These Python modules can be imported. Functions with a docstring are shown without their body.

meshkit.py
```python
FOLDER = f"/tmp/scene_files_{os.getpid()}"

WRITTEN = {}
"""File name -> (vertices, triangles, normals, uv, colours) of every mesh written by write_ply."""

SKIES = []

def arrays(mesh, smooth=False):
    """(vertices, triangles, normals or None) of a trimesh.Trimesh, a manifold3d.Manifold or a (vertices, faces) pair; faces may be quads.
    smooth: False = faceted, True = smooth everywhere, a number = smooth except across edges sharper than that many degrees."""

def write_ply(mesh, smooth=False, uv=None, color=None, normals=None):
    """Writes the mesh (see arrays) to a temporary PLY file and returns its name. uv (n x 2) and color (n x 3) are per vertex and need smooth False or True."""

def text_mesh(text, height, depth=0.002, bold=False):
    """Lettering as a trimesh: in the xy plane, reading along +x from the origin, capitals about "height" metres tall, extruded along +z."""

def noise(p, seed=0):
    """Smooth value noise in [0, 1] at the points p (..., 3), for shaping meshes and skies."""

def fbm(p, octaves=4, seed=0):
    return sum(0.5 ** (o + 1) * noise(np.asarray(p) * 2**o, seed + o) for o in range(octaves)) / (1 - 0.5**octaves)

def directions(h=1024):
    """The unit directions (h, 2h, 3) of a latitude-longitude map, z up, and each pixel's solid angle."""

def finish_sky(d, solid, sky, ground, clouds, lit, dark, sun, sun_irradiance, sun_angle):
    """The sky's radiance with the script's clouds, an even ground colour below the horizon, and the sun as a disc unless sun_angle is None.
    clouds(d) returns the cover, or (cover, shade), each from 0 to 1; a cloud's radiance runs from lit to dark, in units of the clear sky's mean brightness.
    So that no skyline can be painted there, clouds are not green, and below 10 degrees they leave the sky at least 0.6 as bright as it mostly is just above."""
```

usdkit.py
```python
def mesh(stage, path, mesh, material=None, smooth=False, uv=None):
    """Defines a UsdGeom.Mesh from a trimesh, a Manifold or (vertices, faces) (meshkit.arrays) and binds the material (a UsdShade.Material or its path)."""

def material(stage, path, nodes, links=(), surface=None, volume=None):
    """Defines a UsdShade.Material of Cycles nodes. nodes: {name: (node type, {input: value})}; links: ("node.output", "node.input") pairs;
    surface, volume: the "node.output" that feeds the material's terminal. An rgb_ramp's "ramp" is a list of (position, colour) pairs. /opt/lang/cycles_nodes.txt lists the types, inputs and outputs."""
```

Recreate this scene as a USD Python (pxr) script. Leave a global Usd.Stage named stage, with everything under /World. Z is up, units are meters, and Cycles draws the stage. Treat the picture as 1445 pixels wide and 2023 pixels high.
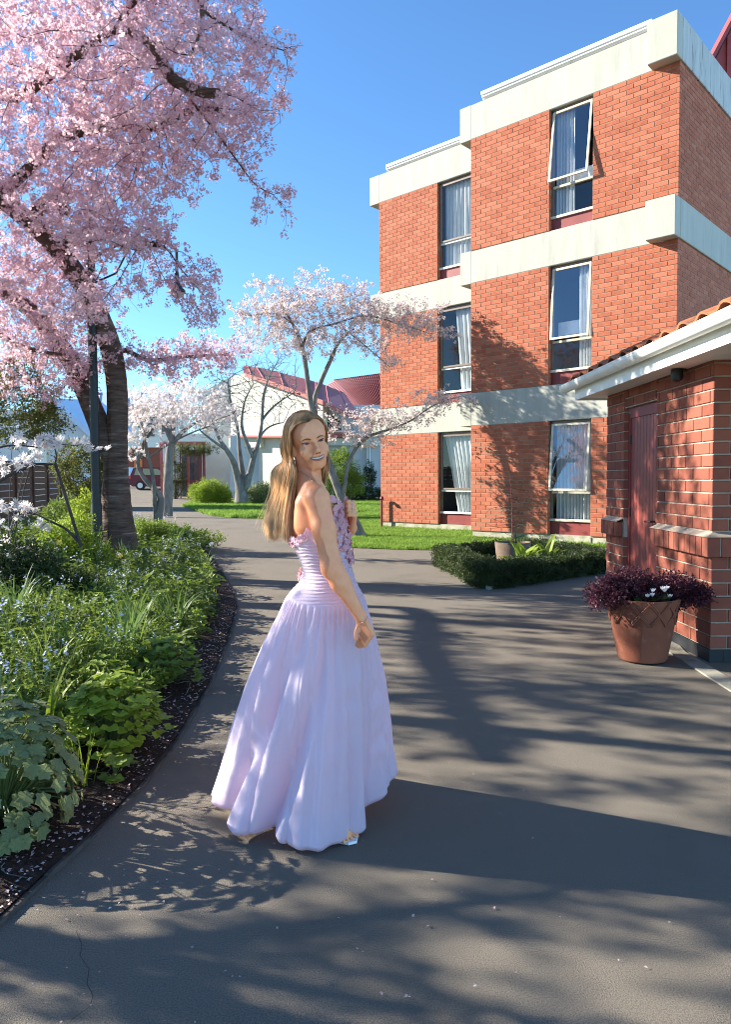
import math, random, numpy as np, trimesh, usdkit, meshkit
from pxr import Usd, UsdGeom, UsdLux, UsdShade, Gf, Sdf, Vt
from scipy.spatial import cKDTree

stage = Usd.Stage.CreateInMemory()
UsdGeom.SetStageUpAxis(stage, UsdGeom.Tokens.z)
UsdGeom.SetStageMetersPerUnit(stage, 1.0)
world = UsdGeom.Xform.Define(stage, '/World')
stage.SetDefaultPrim(world.GetPrim())
UsdGeom.Scope.Define(stage, '/World/Looks')
V3 = lambda *a: np.array(a, float)

# ------------------------------------------------------------------ camera, sky, sun, exposure
EYE = V3(0, 0, 1.4)
FPX, CX, CY = 1440.0, 722.5, 1011.5          # focal length and centre, in pixels of the 1445 px wide photograph
_p, _r = math.radians(2.64), math.radians(.4)
FWD = V3(0, math.cos(_p), -math.sin(_p)); _u = V3(0, math.sin(_p), math.cos(_p))
RGT = math.cos(_r) * V3(1, 0, 0) - math.sin(_r) * _u
UPV = math.sin(_r) * V3(1, 0, 0) + math.cos(_r) * _u
cam = UsdGeom.Camera.Define(stage, '/World/camera')
cam.AddTransformOp().Set(Gf.Matrix4d(*RGT, 0, *UPV, 0, *(-FWD), 0, *EYE, 1))
cam.CreateHorizontalApertureAttr(36.0); cam.CreateVerticalApertureAttr(36.0 * 1024 / 732)
cam.CreateFocalLengthAttr(36.0 * FPX / 1445.0)
cam.CreateFStopAttr(0.0)
cam.CreateExposureAttr(1.72)
SUN_AZ, SUN_EL = math.radians(16.0), math.radians(25)      # azimuth: from the left (-x) towards +y
SUN = V3(-math.cos(SUN_AZ) * math.cos(SUN_EL), math.sin(SUN_AZ) * math.cos(SUN_EL), math.sin(SUN_EL))
usdkit.material(stage, '/World/Looks/sky', {
    's': ('sky_texture', dict(sky_type='single_scattering', sun_disc=False, sun_elevation=SUN_EL, sun_rotation=math.atan2(SUN[0], SUN[1]),
                              altitude=100.0, air_density=1.0, aerosol_density=.05, ozone_density=3.0)),
    'hs': ('mix', dict(mix_type='multiply', fac=1.0, color2=(.64, .90, 1.10))),
    'b': ('background_shader', dict(strength=.080))}, [('s.color', 'hs.color1'), ('hs.color', 'b.color')], surface='b.background')
dome = UsdLux.DomeLight.Define(stage, '/World/sky')
UsdShade.MaterialBindingAPI.Apply(dome.GetPrim()).Bind(UsdShade.Material.Get(stage, '/World/Looks/sky'))
dome.GetPrim().SetCustomDataByKey('kind', 'structure')
sun = UsdLux.DistantLight.Define(stage, '/World/sun')
sun.CreateIntensityAttr(1.25); sun.CreateAngleAttr(.45); sun.CreateColorAttr(Gf.Vec3f(1.0, .955, .86))
sun.GetPrim().CreateAttribute('inputs:normalize', Sdf.ValueTypeNames.Bool).Set(True)
_sx = np.cross(V3(0, 0, 1), SUN); _sx /= np.linalg.norm(_sx); _sy = np.cross(SUN, _sx)
sun.AddTransformOp().Set(Gf.Matrix4d(*_sx, 0, *_sy, 0, *SUN, 0, 0, 0, 0, 1))

# ------------------------------------------------------------------ helpers
def ray(x, y):
    return FWD + (x - CX) / FPX * RGT - (y - CY) / FPX * UPV
def on_ground(x, y, z=0.0):                     # surveyed from the photograph: the point at height z seen at pixel x, y
    d = ray(x, y); return EYE + d * ((z - EYE[2]) / d[2])
def at(x, y, Y):                                # the point at distance Y seen at pixel x, y
    d = ray(x, y); return EYE + d * (Y / d[1])
def pixel(p):
    v = np.asarray(p, float) - EYE; w = v @ FWD
    return CX + FPX * (v @ RGT) / w, CY - FPX * (v @ UPV) / w

class MB:
    """collects pieces of one mesh; every piece has a tone (0..1) that its material may read"""
    def __init__(s): s.v, s.f, s.t, s.n = [], [], [], 0
    def add(s, v, f, tone=.5):
        v = np.asarray(v, float).reshape(-1, 3); f = np.asarray(f, int)
        if f.shape[1] == 4: f = np.vstack([f[:, [0, 1, 2]], f[:, [0, 2, 3]]])
        s.v.append(v); s.f.append(f + s.n); s.t.append(np.broadcast_to(np.asarray(tone, float), (len(v),)).copy()); s.n += len(v); return s
    def box(s, o, a, b, c, tone=.5):            # corner and three edges (right-handed)
        o, a, b, c = (np.asarray(x, float) for x in (o, a, b, c))
        v = [o, o+a, o+a+b, o+b, o+c, o+a+c, o+a+b+c, o+b+c]
        if np.dot(np.cross(a, b), c) < 0: v = v[4:] + v[:4]
        return s.add(v, [[0,3,2,1],[4,5,6,7],[0,1,5,4],[1,2,6,5],[2,3,7,6],[3,0,4,7]], tone)
    def aabb(s, x0, x1, y0, y1, z0, z1, tone=.5):
        return s.box((x0,y0,z0), (x1-x0,0,0), (0,y1-y0,0), (0,0,z1-z0), tone)
    def quad(s, a, b, c, d, tone=.5): return s.add([a,b,c,d], [[0,1,2,3]], tone)
    def tube(s, pts, rad, n=6, tone=.5, cap=True):
        pts = np.asarray(pts, float); k = len(pts); rad = np.broadcast_to(np.asarray(rad, float), (k,))
        t = np.gradient(pts, axis=0); t /= np.linalg.norm(t, axis=1)[:, None] + 1e-12
        ref = V3(0,0,1) if abs(t[0,2]) < .9 else V3(1,0,0)
        x = np.cross(t[0], ref); x /= np.linalg.norm(x)+1e-12; X = [x]
        for i in range(1, k):
            x = X[-1] - t[i]*np.dot(X[-1], t[i]); x /= np.linalg.norm(x)+1e-12; X.append(x)
        X = np.array(X); Y = np.cross(t, X); a = np.arange(n)*2*np.pi/n
        v = (pts[:,None] + rad[:,None,None]*(np.cos(a)[None,:,None]*X[:,None]+np.sin(a)[None,:,None]*Y[:,None])).reshape(-1,3)
        i = np.arange(k-1)[:,None]*n; j = np.arange(n)[None]; j2 = (j+1)%n
        f = np.stack([i+j, i+j2, i+n+j2, i+n+j], -1).reshape(-1,4)
        f = np.vstack([f[:,[0,1,2]], f[:,[0,2,3]]])
        if cap and n > 2:
            c0 = np.stack([np.zeros(n-2,int), np.arange(2,n), np.arange(1,n-1)],1); c1 = np.stack([np.zeros(n-2,int), np.arange(1,n-1), np.arange(2,n)],1)+(k-1)*n
            f = np.vstack([f, c0, c1])
        return s.add(v, f, tone)
    def lathe(s, prof, n=24, c=(0,0,0), tone=.5):   # prof: (r, z)
        prof = np.asarray(prof, float); a = np.arange(n)*2*np.pi/n; k = len(prof)
        v = np.stack([prof[:,0,None]*np.cos(a), prof[:,0,None]*np.sin(a), np.repeat(prof[:,1,None], n, 1)], -1).reshape(-1,3)+np.asarray(c,float)
        i = np.arange(k-1)[:,None]*n; j = np.arange(n)[None]; j2 = (j+1)%n
        return s.add(v, np.stack([i+j, i+j2, i+n+j2, i+n+j], -1).reshape(-1,4), tone)
    def prism(s, poly, o, a, b, c, tone=.5):     # poly (m,2) in axes a, b (counter-clockwise for a x b = c); extruded along the vector c
        from shapely.geometry import Polygon
        poly = np.asarray(poly, float)
        if Polygon(poly).exterior.is_ccw is False: poly = poly[::-1]
        o, a, b, c = (np.asarray(x, float) for x in (o, a, b, c)); m = len(poly)
        w = o + poly[:,:1]*a + poly[:,1:]*b; v = np.vstack([w, w+c])
        tv, tf = trimesh.creation.triangulate_polygon(Polygon(poly), engine='earcut')
        idx = cKDTree(poly).query(tv)[1]; tf = idx[tf]
        i = np.arange(m); j = (i+1)%m
        sd = np.stack([i, j, j+m, i+m], 1)
        f = np.vstack([tf[:, ::-1], tf+m, sd[:,[0,1,2]], sd[:,[0,2,3]]])
        if np.dot(np.cross(a, b), c) < 0: f = f[:, ::-1]
        return s.add(v, f, tone)
    def get(s): return np.vstack(s.v), np.vstack(s.f)
    def tones(s): return np.concatenate(s.t)

USED, ORIG = {}, {'/World': V3(0,0,0)}
def fresh(parent, name):
    k = (parent, name); n = USED.get(k, 0); USED[k] = n+1
    return f'{parent}/{name}' + (f'_{n:03d}' if n else '')
def data(prim, label=None, cat=None, group=None, kind=None):
    for k, x in (('label', label), ('category', cat), ('group', group), ('kind', kind)):
        if x: prim.SetCustomDataByKey(k, x)
def thing(name, label, cat, loc=(0,0,0), group=None):
    p = fresh('/World', name); x = UsdGeom.Xform.Define(stage, p); x.AddTranslateOp().Set(Gf.Vec3d(*map(float, loc)))
    ORIG[p] = np.asarray(loc, float); data(x.GetPrim(), label, cat, group); return p
def obj(name, mesh, mat, parent='/World', smooth=False, label=None, cat=None, group=None, kind=None):
    """one Mesh prim; vertices are given in world coordinates and kept relative to their thing"""
    p = fresh(parent, name); top = '/'.join(parent.split('/')[:3]) if parent != '/World' else '/World'
    tones = mesh.tones() if isinstance(mesh, MB) else None
    v, f = mesh.get() if isinstance(mesh, MB) else (mesh if isinstance(mesh, tuple) else (np.array(mesh.vertices), np.array(mesh.faces)))
    m = usdkit.mesh(stage, p, (np.asarray(v) - ORIG.get(top, 0), f), MAT[mat], smooth=smooth)
    if tones is not None and (smooth is False or smooth is True):
        UsdGeom.PrimvarsAPI(m).CreatePrimvar('tone', Sdf.ValueTypeNames.FloatArray, 'vertex').Set(Vt.FloatArray.FromNumpy(tones.astype(np.float32)))
    data(m.GetPrim(), label, cat, group, kind); return p
def dup(src, loc, rot=0, scale=1.0, label=None, group=None):
    name = src.split('/')[2]; base = name[:-4] if name[-4:-3] == '_' and name[-3:].isdigit() else name
    p = fresh('/World', base); x = UsdGeom.Xform.Define(stage, p)
    x.GetPrim().GetReferences().AddInternalReference(src); x.GetPrim().SetInstanceable(True)
    x.ClearXformOpOrder()
    t = x.GetPrim().CreateAttribute('xformOp:translate', Sdf.ValueTypeNames.Double3); t.Set(Gf.Vec3d(*map(float, loc)))
    x.AddRotateZOp().Set(float(rot)); sc = np.broadcast_to(np.asarray(scale, float), (3,)); x.AddScaleOp().Set(Gf.Vec3f(*map(float, sc)))
    x.GetPrim().GetAttribute('xformOpOrder').Set(['xformOp:translate', 'xformOp:rotateZ', 'xformOp:scale'])
    data(x.GetPrim(), label, None, group); return p
def scatter(name, protos, pos, quat_or_rot, scale, idx, parent, kind='stuff', label=None, cat=None):
    """a PointInstancer: protos = [(mesh, material)], rotations as (n,3,3) matrices"""
    from scipy.spatial.transform import Rotation
    p = fresh(parent, name); pi = UsdGeom.PointInstancer.Define(stage, p)
    top = '/'.join(parent.split('/')[:3]) if parent != '/World' else '/World'
    for k, (m, mat) in enumerate(protos):
        q = f'{p}/piece_{k:03d}'
        v, f = m.get() if isinstance(m, MB) else m
        mm = usdkit.mesh(stage, q, (v, f), MAT[mat])
        if isinstance(m, MB): UsdGeom.PrimvarsAPI(mm).CreatePrimvar('tone', Sdf.ValueTypeNames.FloatArray, 'vertex').Set(Vt.FloatArray.FromNumpy(m.tones().astype(np.float32)))
        pi.CreatePrototypesRel().AddTarget(q)
    q = Rotation.from_matrix(quat_or_rot).as_quat()
    pi.CreatePositionsAttr(Vt.Vec3fArray.FromNumpy((np.asarray(pos)-ORIG.get(top, 0)).astype(np.float32)))
    pi.CreateProtoIndicesAttr(Vt.IntArray.FromNumpy(np.asarray(idx, np.int32)))
    sc = np.asarray(scale, np.float32); sc = np.repeat(sc[:,None], 3, 1) if sc.ndim == 1 else sc
    pi.CreateScalesAttr(Vt.Vec3fArray.FromNumpy(sc.astype(np.float32)))
    pi.CreateOrientationsAttr(Vt.QuathArray([Gf.Quath(float(w), float(x), float(y), float(z)) for x, y, z, w in q]))
    data(pi.GetPrim(), label, cat, None, kind); return p
def rot_mats(rng, n, tilt=.3, up=True):
    """random rotations: any turn about z and a tilt of about `tilt` radians (or wholly random)"""
    from scipy.spatial.transform import Rotation
    if not up: return Rotation.random(n, random_state=int(rng.integers(1<<30))).as_matrix()
    a = rng.uniform(0, 2*np.pi, n); b = rng.normal(0, tilt, n); c = rng.uniform(0, 2*np.pi, n)
    return (Rotation.from_euler('z', c)*Rotation.from_euler('x', b)*Rotation.from_euler('z', a)).as_matrix()

# ------------------------------------------------------------------ materials
MAT = {}
def look(name, c, c2=None, scale=6.0, rough=.6, spec=.35, bump=0.0, bscale=40.0, bdist=.01, detail=4.0, ramp=(.35, .65), stretch=None,
         tone=0.0, tone_col=None, per=0.0, trans=0.0, trans_col=None, metal=0.0, mottle=None, sss=0.0, sheen=0.0, coat=0.0, obj_space=False):
    """principled (or principled + translucent) of noise between c and c2; tone: how far the mesh's tone primvar pulls towards tone_col; per: random per object"""
    n, l = {}, []
    n['g'] = ('texture_coordinate', {}) if obj_space else ('geometry', {}); co = 'g.object' if obj_space else 'g.position'
    if stretch: n['mp'] = ('mapping', dict(scale=stretch)); l.append((co, 'mp.vector')); co = 'mp.vector'
    c2 = c if c2 is None else c2
    n['nz'] = ('noise_texture', dict(scale=scale, detail=detail, roughness=.6)); l.append((co, 'nz.vector'))
    n['rp'] = ('rgb_ramp', dict(ramp=[(ramp[0], c), (ramp[1], c2)])); l.append(('nz.fac', 'rp.fac')); col = 'rp.color'
    if mottle:                                   # (scale, colour, from, to): a second, larger stain
        n['nm'] = ('noise_texture', dict(scale=mottle[0], detail=5.0, roughness=.65)); l.append((co, 'nm.vector'))
        n['mr'] = ('map_range', dict(from_min=mottle[2], from_max=mottle[3], to_min=0.0, to_max=1.0, clamp=True)); l.append(('nm.fac', 'mr.value'))
        n['mm'] = ('mix', dict(mix_type='mix', color2=mottle[1])); l += [('mr.result', 'mm.fac'), (col, 'mm.color1')]; col = 'mm.color'
    if tone:
        n['ta'] = ('attribute', dict(attribute='tone')); n['tm'] = ('math', dict(math_type='multiply', value2=tone)); l.append(('ta.fac', 'tm.value1'))
        n['tx'] = ('mix', dict(mix_type='mix', color2=tone_col)); l += [('tm.value', 'tx.fac'), (col, 'tx.color1')]; col = 'tx.color'
    if per:
        n['oi'] = ('object_info', {}); n['pm'] = ('map_range', dict(from_min=0.0, from_max=1.0, to_min=1-per, to_max=1+per)); l.append(('oi.random', 'pm.value'))
        n['px'] = ('vector_math', dict(math_type='scale')); l += [(col, 'px.vector1'), ('pm.result', 'px.scale')]; col = 'px.vector'
    n['p'] = ('principled_bsdf', dict(roughness=rough, specular_ior_level=spec, metallic=metal, subsurface_weight=sss, subsurface_scale=.01, sheen_weight=sheen, coat_weight=coat))
    l.append((col, 'p.base_color'))
    if bump:
        n['nb'] = ('noise_texture', dict(scale=bscale, detail=3.0, roughness=.6)); l.append((co, 'nb.vector'))
        n['bp'] = ('bump', dict(strength=bump, distance=bdist)); l += [('nb.fac', 'bp.height'), ('bp.normal', 'p.normal')]
    out = 'p.BSDF'
    if trans:
        n['tr'] = ('translucent_bsdf', {}); n['mc'] = ('mix_closure', dict(fac=trans))
        if trans_col is None: l.append((col, 'tr.color'))
        else:
            n['tc'] = ('mix', dict(mix_type='multiply', fac=1.0, color2=trans_col)); l += [(col, 'tc.color1'), ('tc.color', 'tr.color')]
        l += [('p.BSDF', 'mc.closure1'), ('tr.BSDF', 'mc.closure2')]; out = 'mc.closure'
    MAT[name] = usdkit.material(stage, f'/World/Looks/{name}', n, l, surface=out)
def pane(name, tint=(.92,.96,.97), rough=.0, base=.0):
    n = {'f': ('layer_weight', dict(blend=.5)), 'w': ('math', dict(math_type='power', value2=5.0)), 't': ('transparent_bsdf', dict(color=tint)), 'g': ('glossy_bsdf', dict(color=(.95,.97,1), roughness=rough)), 'm': ('mix_closure', {}),
         'a': ('math', dict(math_type='multiply_add', value2=.92, value3=.05+base, use_clamp=True))}
    MAT[name] = usdkit.material(stage, f'/World/Looks/{name}', n, [('f.facing', 'w.value1'), ('w.value', 'a.value1'), ('a.value', 'm.fac'), ('t.BSDF', 'm.closure1'), ('g.BSDF', 'm.closure2')], surface='m.closure')

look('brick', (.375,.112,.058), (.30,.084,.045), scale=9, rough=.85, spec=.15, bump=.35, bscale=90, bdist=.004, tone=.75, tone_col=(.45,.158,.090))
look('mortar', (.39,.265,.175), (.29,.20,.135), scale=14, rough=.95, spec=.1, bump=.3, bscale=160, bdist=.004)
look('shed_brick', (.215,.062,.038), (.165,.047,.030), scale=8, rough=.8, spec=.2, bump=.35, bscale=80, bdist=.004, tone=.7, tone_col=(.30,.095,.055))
look('shed_mortar', (.40,.32,.25), (.31,.245,.19), scale=14, rough=.95, spec=.1)
look('render_cream', (.42,.41,.345), (.375,.365,.305), scale=2.2, rough=.8, spec=.2, bump=.12, bscale=60, bdist=.004, stretch=(2.2,2.2,.35), mottle=(3.0,(.32,.315,.27),.52,.76))
look('render_stained', (.48,.475,.45), (.40,.395,.37), scale=2.5, rough=.85, spec=.2, stretch=(4,4,.35), mottle=(3.2,(.10,.10,.09),.56,.68))
look('plinth', (.42,.39,.31), (.30,.29,.20), scale=5, rough=.95, spec=.1, bump=.4, bscale=30, mottle=(2.5,(.20,.22,.09),.5,.7))
look('white_paint', (.80,.79,.74), (.74,.73,.68), scale=7, rough=.4, spec=.4, mottle=(5,(.60,.58,.50),.58,.75))
look('frame_cream', (.62,.56,.42), (.52,.46,.34), scale=9, rough=.45, spec=.4)
look('frame_bronze', (.20,.15,.11), (.15,.11,.085), scale=9, rough=.4, spec=.4)
look('panel_red', (.23,.040,.034), (.19,.034,.030), scale=6, rough=.5, spec=.35)
look('roof_red', (.30,.052,.046), (.24,.042,.038), scale=3, rough=.55, spec=.35)
look('roof_pink', (.46,.115,.095), (.40,.095,.080), scale=1.5, rough=.6, spec=.35)
look('roof_dark_red', (.17,.022,.030), (.13,.018,.024), scale=3, rough=.5, spec=.3)
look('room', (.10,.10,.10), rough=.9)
look('curtain', (.78,.79,.78), (.70,.72,.72), scale=5, rough=.85, spec=.1, trans=.35)
look('door_red', (.24,.050,.036), (.18,.036,.027), scale=5, rough=.45, spec=.4, stretch=(8,8,.8), bump=.12, bscale=30, tone=.5, tone_col=(.29,.06,.042))
look('tile_orange', (.42,.145,.065), (.30,.095,.048), scale=10, rough=.85, spec=.15, per=.18, mottle=(4,(.16,.085,.055),.5,.68))
look('black_rubber', (.018,.018,.019), rough=.6)
look('dark_metal', (.014,.017,.015), (.010,.012,.011), scale=14, rough=.45, spec=.45, bump=.1, bscale=60)
look('lamp_glass', (.72,.66,.52), rough=.25, spec=.5, trans=.4)
look('steel', (.55,.55,.54), rough=.35, metal=.9)
look('concrete', (.36,.33,.26), (.26,.24,.19), scale=9, rough=.95, spec=.1, bump=.4, bscale=60, mottle=(3,(.15,.14,.10),.52,.72))
look('fascia_white', (.80,.80,.74), (.75,.75,.68), scale=6, rough=.45, spec=.35, mottle=(6,(.62,.61,.53),.6,.78))
pane('pane'); pane('pane_sky', base=.10); pane('car_glass', (.10,.11,.12), base=.1)
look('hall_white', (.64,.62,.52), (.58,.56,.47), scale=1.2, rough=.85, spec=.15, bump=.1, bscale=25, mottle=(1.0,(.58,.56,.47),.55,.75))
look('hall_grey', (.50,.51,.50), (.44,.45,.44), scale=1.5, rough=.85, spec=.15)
look('glass_dark', (.045,.05,.05), rough=.08, spec=.6)
look('wood_brown', (.115,.060,.038), (.075,.038,.025), scale=5, rough=.8, spec=.2, stretch=(1,1,9), tone=.6, tone_col=(.17,.085,.052))
look('zinc_blue', (.42,.50,.60), (.36,.44,.55), scale=3, rough=.4, spec=.5)
look('orange_door', (.62,.17,.03), rough=.5)
look('car_red', (.10,.008,.018), rough=.35, spec=.3, coat=.15)
look('car_silver', (.55,.57,.60), rough=.3, metal=.5, coat=.5)
look('tyre', (.02,.02,.02), rough=.8)
look('tail_light', (.55,.02,.02), rough=.2, coat=.5)
look('ink', (.20,.21,.24), rough=.6)
# ------------------------------------------------------------------ ground
rng = np.random.default_rng(11)
def ground_z(x, y):
    y = np.asarray(y, float); return .75*np.clip((y-42)/14, 0, 1)**1.0
look('asphalt', (.228,.192,.147), (.122,.103,.080), scale=210, rough=.92, spec=.18, bump=.9, bscale=240, bdist=.006, detail=5, ramp=(.42,.60), mottle=(.8,(.115,.098,.076),.50,.78))
gx = np.concatenate([np.linspace(-400,-30,8), np.linspace(-25,25,21), np.linspace(30,400,8)]); gy = np.concatenate([np.linspace(-60,0,6), np.linspace(2,70,35), np.geomspace(80,1500,10)])
GX, GY = np.meshgrid(gx, gy, indexing='ij'); k, m = GX.shape
idx = np.arange(k*m).reshape(k, m); quads = np.stack([idx[:-1,:-1], idx[1:,:-1], idx[1:,1:], idx[:-1,1:]], -1).reshape(-1,4)
gmb = MB(); gmb.add(np.stack([GX, GY, ground_z(GX, GY)], -1).reshape(-1,3), quads)
obj('asphalt_path', gmb, 'asphalt', kind='structure')

def sheet(poly, z, step=.5):
    """a gently gridded flat sheet over a polygon"""
    from shapely.geometry import Polygon
    tv, tf = trimesh.creation.triangulate_polygon(Polygon(poly), engine='earcut')
    v = np.column_stack([tv, ground_z(tv[:,0], tv[:,1])+z]); n = np.cross(v[tf[:,1]]-v[tf[:,0]], v[tf[:,2]]-v[tf[:,0]])
    tf = np.where((n[:,2] < 0)[:,None], tf[:, ::-1], tf); return v, tf
look('lawn', (.165,.240,.040), (.115,.175,.030), scale=3.0, rough=.9, spec=.1, bump=.6, bscale=60, bdist=.03)
look('grass_blade', (.235,.350,.055), (.160,.255,.040), scale=1.3, rough=.7, spec=.2, trans=.45, per=.2)
NEAR_LAWN = [(-1.75,17.2),(-1.15,15.6),(-.44,14.72),(.6,14.25),(1.53,13.97),(3.2,14.05),(4.82,14.4),(5.3,14.2),(2.6,16.62),(3.6,17.75),(.45,20.55),(1.6,29.9),(.59,30.45),(-.45,28.3),(-1.6,25.6),(-2.1,21.5)]
FAR_LAWN = [(-9.7,38.5),(-7.4,32),(-5.83,27.7),(-4.4,25.9),(-3.2,25.3),(-2.2,25.9),(-.45,29.5),(.59,31.5),(3,35),(4,43.5),(-10.5,43.5)]
look('kerb_edge', (.075,.060,.050), (.040,.033,.028), scale=12, rough=.95)
obj('lawn', sheet(NEAR_LAWN, .012), 'lawn', kind='structure'); obj('lawn', sheet(FAR_LAWN, .012), 'lawn', kind='structure')
def blade_tuft(r, n=9, h=.07):
    mb = MB()
    for _ in range(n):
        a = r.uniform(0, 6.28); o = V3(r.normal(0,.035), r.normal(0,.035), 0); d = V3(math.cos(a), math.sin(a), 0); q = V3(-d[1], d[0], 0)
        hh = h*r.uniform(.6,1.25); l = hh*r.uniform(.1,.6); w = .0045
        mb.add([o-q*w, o+q*w, o+q*w*.8+d*l*.4+V3(0,0,hh*.6), o-q*w*.8+d*l*.4+V3(0,0,hh*.6), o+d*l+V3(0,0,hh)], [[0,1,2],[0,2,3],[3,2,4]], r.uniform(0,1))
    return mb
def inside(poly, n, r):
    from shapely.geometry import Polygon
    from shapely import contains_xy
    P = Polygon(poly); x0,y0,x1,y1 = P.bounds; out = np.zeros((0,2))
    while len(out) < n:
        q = r.uniform((x0,y0),(x1,y1),(n*2,2)); out = np.vstack([out, q[contains_xy(P, q[:,0], q[:,1])]])
    return out[:n]
def grass(poly, n, label, h, s=(1.,1.6)):
    q = inside(poly, n, rng); pos = np.column_stack([q, ground_z(q[:,0], q[:,1])+.010])
    scatter('grass', [(blade_tuft(np.random.default_rng(i), h=h), 'grass_blade') for i in range(4)], pos, rot_mats(rng, n, .15), rng.uniform(*s, n), rng.integers(0,4,n), '/World', label=label, cat='grass')
grass(NEAR_LAWN, 15000, 'bright green mown grass in front of the brick building', .05)
grass(FAR_LAWN, 12000, 'bright green mown grass in front of the white hall', .06, (1.4,2.4))

# planting bed: a low mound of soil with a thin timber edge against the path
look('soil', (.050,.032,.024), (.024,.016,.012), scale=26, rough=.95, spec=.12, bump=1.0, bscale=55, bdist=.02, mottle=(9,(.085,.052,.040),.55,.7))
BED_EDGE = np.array([(-1.45,.6),(-1.27,1.5),(-1.16,2.23),(-1.12,2.51),(-1.06,2.86),(-1.01,3.35),(-1.01,3.96),(-1.06,4.95),(-1.2,6.39),(-1.40,7.92),(-1.69,9.2),(-2.17,10.98),(-2.78,13.16),(-3.6,15.77),(-4.4,17.9),(-5.4,19.7),(-7.9,24.7)])
def bed_x(y): return np.interp(y, BED_EDGE[:,1], BED_EDGE[:,0])
def bed_z(x, y):
    d = bed_x(y) - np.asarray(x, float); return .015 + .20*np.clip(d/1.6, 0, 1)**.8 + .05*np.clip((d-1.5)/3,0,1)
yy = np.linspace(.6, 24.7, 90); dd = np.concatenate([[0,.04,.1,.2,.35,.55,.8,1.1,1.6,2.2,3,4,5.5,7.5,10,14]])
YY, DD = np.meshgrid(yy, dd, indexing='ij'); XX = bed_x(YY)-DD-.02; ZZ = bed_z(XX, YY) + .05*(meshkit.fbm(np.stack([XX*5, YY*5, 0*XX], -1), 3, 5)-.5)*np.clip(DD*5,0,1)
ii = np.arange(XX.size).reshape(XX.shape)
obj('flower_bed', MB().add(np.stack([XX,YY,ZZ],-1).reshape(-1,3), np.stack([ii[:-1,:-1], ii[1:,:-1], ii[1:,1:], ii[:-1,1:]],-1).reshape(-1,4)), 'soil', smooth=True, kind='structure')
mb = MB(); P = np.column_stack([bed_x(yy), yy])
for i in range(len(P)-1):
    a, b = P[i], P[i+1]; d = np.append(b-a, 0); nrm = V3(-d[1], d[0], 0)/np.linalg.norm(d)*.016
    mb.box(np.append(a, -.02), d, nrm, (0,0,.036+.006*math.sin(i*2.1)))
obj('bed_edging', mb, 'kerb_edge', kind='structure')

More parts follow.
